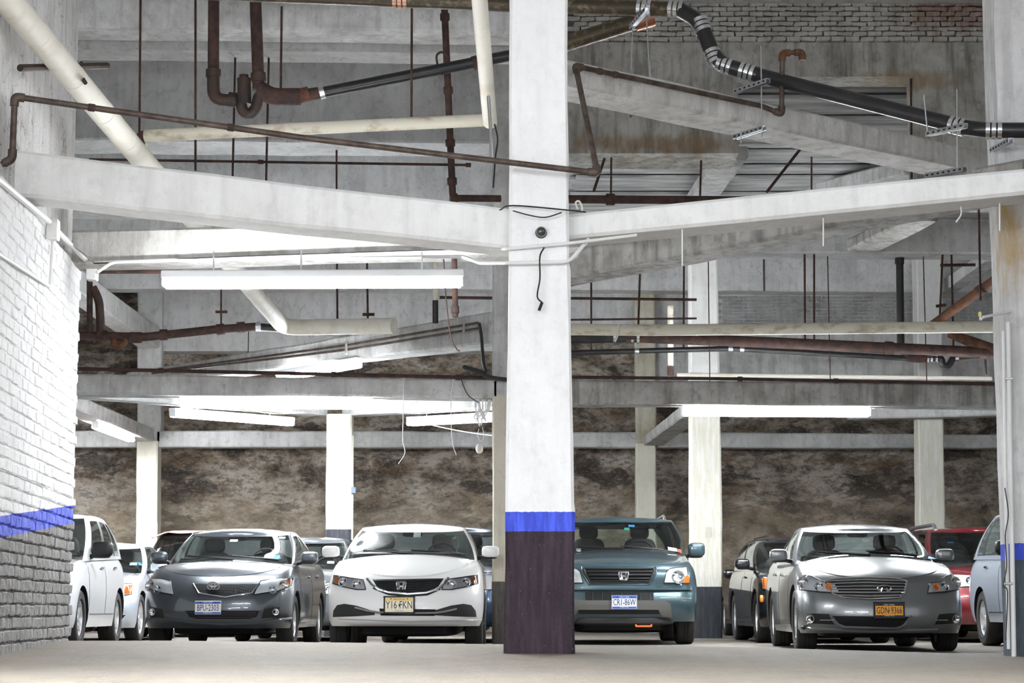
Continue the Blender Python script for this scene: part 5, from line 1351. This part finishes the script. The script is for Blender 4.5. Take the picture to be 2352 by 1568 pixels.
# ------------------------------------------------------------------ the other cars
SUV = dict(kind='suv', cowl=1.0, wtop=1.85, rtop=4.0, rbase=4.45, wb=.85, wr=.70, crown=.06, arch=.05, bow=.55, wheel=.345, tw=.22, rim=.22)
def simple_front(c, hz, gz, glow=None, amber=True, gm='grille_black', hx=(.42, .80), cut=.0):
    """lamps, grille and lower mouth from heights: hz, gz = (low, high)"""
    a, b_ = hx
    c.headlights([(a, hz[0] + .02), (a + .05, hz[1]), (b_, hz[1] + .02), (b_ + .03, hz[0] + .03), (b_ - .1, hz[0])], [((a + b_) / 2 - .06, (hz[0] + hz[1]) / 2, .055)], [(b_ - .07, hz[0] + .03), (b_ - .05, hz[1]), (b_ + .02, hz[1]), (b_ + .03, hz[0] + .04)] if amber else None)
    g = c.patch('grille', [(-.38, gz[1]), (.38, gz[1]), (.32, gz[0]), (-.32, gz[0])], MT[gm], .004)[0]
    for t in (.25, .5, .75):
        z = gz[0] + (gz[1] - gz[0]) * t; c.line('slat', [(-.34, z), (.34, z)], .008, MT['chrome'], .012, g)
    lw = c.k['zb']
    c.patch('lower_intake', [(-.5, lw + .18), (.5, lw + .18), (.42, lw + .07), (-.42, lw + .07)], MT['grille_black'], .004)
# white SUV by the brick wall
wp = paint('pearl_white_paint', (.76, .78, .80), .05, .3)
c = Car('white_suv', 'white sport utility car with black mirror parked behind the brick wall', (-6.07, 23.35, F), R(1.5), wp, **{**SUV, **dict(L=4.32, w=.905, h=1.70, zb=.24, yf=.92, yr=3.54, spokes=5, rtop=3.6, rbase=4.24,
        zt=[(0, .88), (.3, .94), (.7, 1.0), (1.1, 1.05), (1.6, 1.07), (4.32, 1.16)], mirror=dict(y=1.62, x=.995, z=1.20, d=(.27, .14, .19), m=MT['black_plastic']))})
simple_front(c, (.78, .93), (.70, .86), amber=False); c.side_lines((1.3, 2.45), ((2.25, .98), (3.2, 1.0)), .40, 'chrome')
# silver sedan behind it
sp2 = paint('pale_silver_paint', (.62, .66, .72), .35, .3)
c = Car('silver_sedan', 'pale silver sedan with an orange marker in its lamp beside the white SUV', (-6.2, 27.85, F), 0.0, sp2, L=4.8, w=.915, h=1.47, zb=.20, bow=.62, cowl=1.1, wtop=2.05, rtop=3.5, rbase=4.4, wb=.82, wr=.63, wheel=.335, yf=.92, yr=3.7, rim=.235,
        zt=[(0, .74), (.25, .80), (.6, .88), (1.1, .95), (1.7, .97), (3.6, 1.0), (4.4, 1.05), (4.8, 1.0)])
simple_front(c, (.64, .80), (.66, .80), hx=(.45, .82))
fp = c.patch('fog_pocket', [(.50, .36), (.80, .38), (.72, .28), (.52, .27)], MT['black_plastic'], .004, mirror=True); c.bowl('fog_lamp', .62, .325, .035, .02, fp, True)
c.side_lines((1.25, 2.5), ((2.25, .86), (3.2, .88)), .28)
c.sticker([(292, 1290), (308, 1290), (308, 1297), (292, 1297)], 'paper', 1.4); c.sticker([(312, 1290), (323, 1291), (323, 1298), (312, 1297)], 'blue_paper', 1.4)
# dark car with pink sheet on its roof
c = Car('dark_suv', 'black sport utility car far behind with a pale pink sheet over its roof', (-5.47, 33.0, F), 0.0, paint('black_green_paint', (.02, .024, .028), .3, .3), **{**SUV, **dict(L=4.5, w=.92, h=1.81, zb=.25, yf=.9, yr=3.5, glass='dark_glass', zt=[(0, .92), (.3, .97), (1.1, 1.05), (1.6, 1.08), (4.5, 1.12)])})
simple_front(c, (.75, .92), (.72, .88)); c.sticker([(397, 1243), (408, 1243), (408, 1247), (397, 1247)], 'green_paper', 1.6)
g = G(); nx, ny = 22, 14; vv = []
for j in range(ny + 1):
    for i in range(nx + 1):
        u, w_ = -1 + 2 * i / nx, j / ny
        x = u * .80; y = 1.75 + 2.0 * w_
        z = 1.84 - .09 * max(0, abs(u) - .68) * 3.2 - .05 * (1 - w_) ** 6 + .016 * noise.noise(Vector((x * 5, y * 3, 2)))
        vv.append(Vector((x, y, z)) + Vector((-5.47, 33.0, F)))
ff = [(j * (nx + 1) + i, j * (nx + 1) + i + 1, (j + 1) * (nx + 1) + i + 1, (j + 1) * (nx + 1) + i) for j in range(ny) for i in range(nx)]
sh = tag(mk('roof_sheet', vv, ff, mat('pink_sheet', (.72, .52, .48), .8, col2=(.60, .38, .34), nscale=7)), 'pale pink sheet draped over the roof of the far black car', 'sheet')
md = sh.modifiers.new('thickness', 'SOLIDIFY'); md.thickness = .02
# grey sedan between the grey and white sedans
c = Car('far_grey_sedan', 'mid grey car behind the gap between the dark grey and white sedans', (-3.18, 28.6, F), 0.0, paint('mid_grey_paint', (.15, .165, .18), .5, .3), L=4.6, w=.89, h=1.58, zb=.22, cowl=1.05, wtop=1.9, wb=.80, wr=.60,
        zt=[(0, .72), (.25, .80), (.6, .9), (1.1, 1.0), (1.6, 1.02), (3.4, 1.04), (4.6, 1.0)])
simple_front(c, (.66, .80), (.66, .78)); c.side_lines((1.25, 2.45), ((2.2, .9),), .3); c.sticker([(752, 1288), (768, 1288), (768, 1294), (752, 1294)], 'paper', 1.4)
# dark blue car behind the white sedan
c = Car('dark_blue_suv', 'dark blue car with orange side marker between the white sedan and the cream column', (-.93, 27.2, F), 0.0, paint('dark_blue_paint', (.018, .045, .095), .4, .3), **{**SUV, **dict(L=4.5, w=.90, h=1.68, zb=.22, yf=.9, yr=3.5, zt=[(0, .86), (.3, .92), (1.1, 1.02), (1.6, 1.04), (4.5, 1.1)])})
simple_front(c, (.72, .92), (.70, .88), hx=(.40, .72)); c.side_lines((1.3, 2.45), ((2.2, .95),), .3)
# black cars beside the silver luxury sedan
bp_ = paint('black_paint', (.012, .012, .014), .2, .25)
c = Car('black_wagon', 'glossy black car with orange side marker close beside the silver luxury sedan', (4.28, 26.9, F), 0.0, bp_, **{**SUV, **dict(L=4.6, w=.93, h=1.52, zb=.22, yf=.9, yr=3.6, cowl=1.1, wtop=2.0, zt=[(0, .80), (.3, .88), (1.1, .98), (1.6, 1.0), (4.6, 1.08)])})
simple_front(c, (.70, .88), (.68, .84), hx=(.48, .84)); c.side_lines((1.3, 2.45), ((2.2, .92),), .3, 'chrome')
for sx in (-1, 1):
    h = c.bvh.ray_cast(Vector((sx * 3, .36, .60)), Vector((-sx, 0, 0)))[0]
    if h is not None: c.part('side_marker', superell((h.x, .36, .60), (.05, .12, .10), .5, 10, 8), MT['amber'])
for sx in (-1, 1): c.part('roof_rail', tube([(sx * .56, 2.2, 1.53), (sx * .56, 3.8, 1.53)], .018, 8), MT['black_plastic'])
c = Car('black_sedan', 'black car with a glossy black mirror behind the glossy black wagon', (4.62, 32.0, F), 0.0, bp_, L=4.6, w=.90, h=1.47, zb=.22, wb=.81)
simple_front(c, (.64, .78), (.64, .76)); c.side_lines((1.3, 2.45), ((2.2, .88),), .3)
# red SUV and the dark one behind it
rp_ = paint('red_paint', (.13, .008, .012), .3, .3)
c = Car('red_suv', 'dark red sport utility car with silver roof rail behind the silver luxury sedan', (6.83, 27.3, F), 0.0, rp_, **{**SUV, **dict(L=4.6, w=.93, h=1.68, zb=.25, yf=.9, yr=3.5, glass='dark_glass', zt=[(0, .90), (.3, .95), (1.1, 1.03), (1.6, 1.05), (4.6, 1.1)])})
simple_front(c, (.76, .92), (.70, .90), amber=False); c.side_lines((1.3, 2.45), ((2.2, .95),), .35); c.sticker([(2176, 1243), (2190, 1243), (2190, 1247), (2176, 1247)], 'blue_paper', 1.6)
for sx in (-1, 1): c.part('roof_rail', tube(fillet([(sx * .62, 1.98, 1.60), (sx * .62, 2.12, 1.69), (sx * .62, 3.8, 1.70), (sx * .62, 3.95, 1.62)], .1), .028, 8), MT['steel'])
c = Car('black_suv', 'tall black car far behind the red one, only its roof showing', (6.62, 32.6, F), 0.0, bp_, **{**SUV, **dict(L=4.6, w=.95, h=1.80, zb=.25, yf=.9, yr=3.5, zt=[(0, .95), (.3, 1.0), (1.1, 1.08), (4.6, 1.15)])})
simple_front(c, (.8, .96), (.75, .95))
# light blue silver SUV behind the edge column
lb = paint('ice_silver_paint', (.46, .52, .60), .4, .3)
c = Car('ice_silver_suv', 'ice silver sport utility car parked behind the edge column', (6.78, 21.9, F), R(-1.0), lb, **{**SUV, **dict(L=4.55, w=.91, h=1.69, zb=.30, yf=.92, yr=3.54, rtop=3.7, rbase=4.45, zt=[(0, .88), (.3, .94), (.7, 1.0), (1.1, 1.04), (1.6, 1.05), (4.55, 1.12)], mirror=dict(y=1.62, x=.995, z=1.18, d=(.27, .14, .17), m=MT['black_plastic']))})
simple_front(c, (.78, .93), (.70, .86)); c.side_lines((1.3, 2.45), ((2.25, .96), (3.2, .98)), .42, 'chrome')
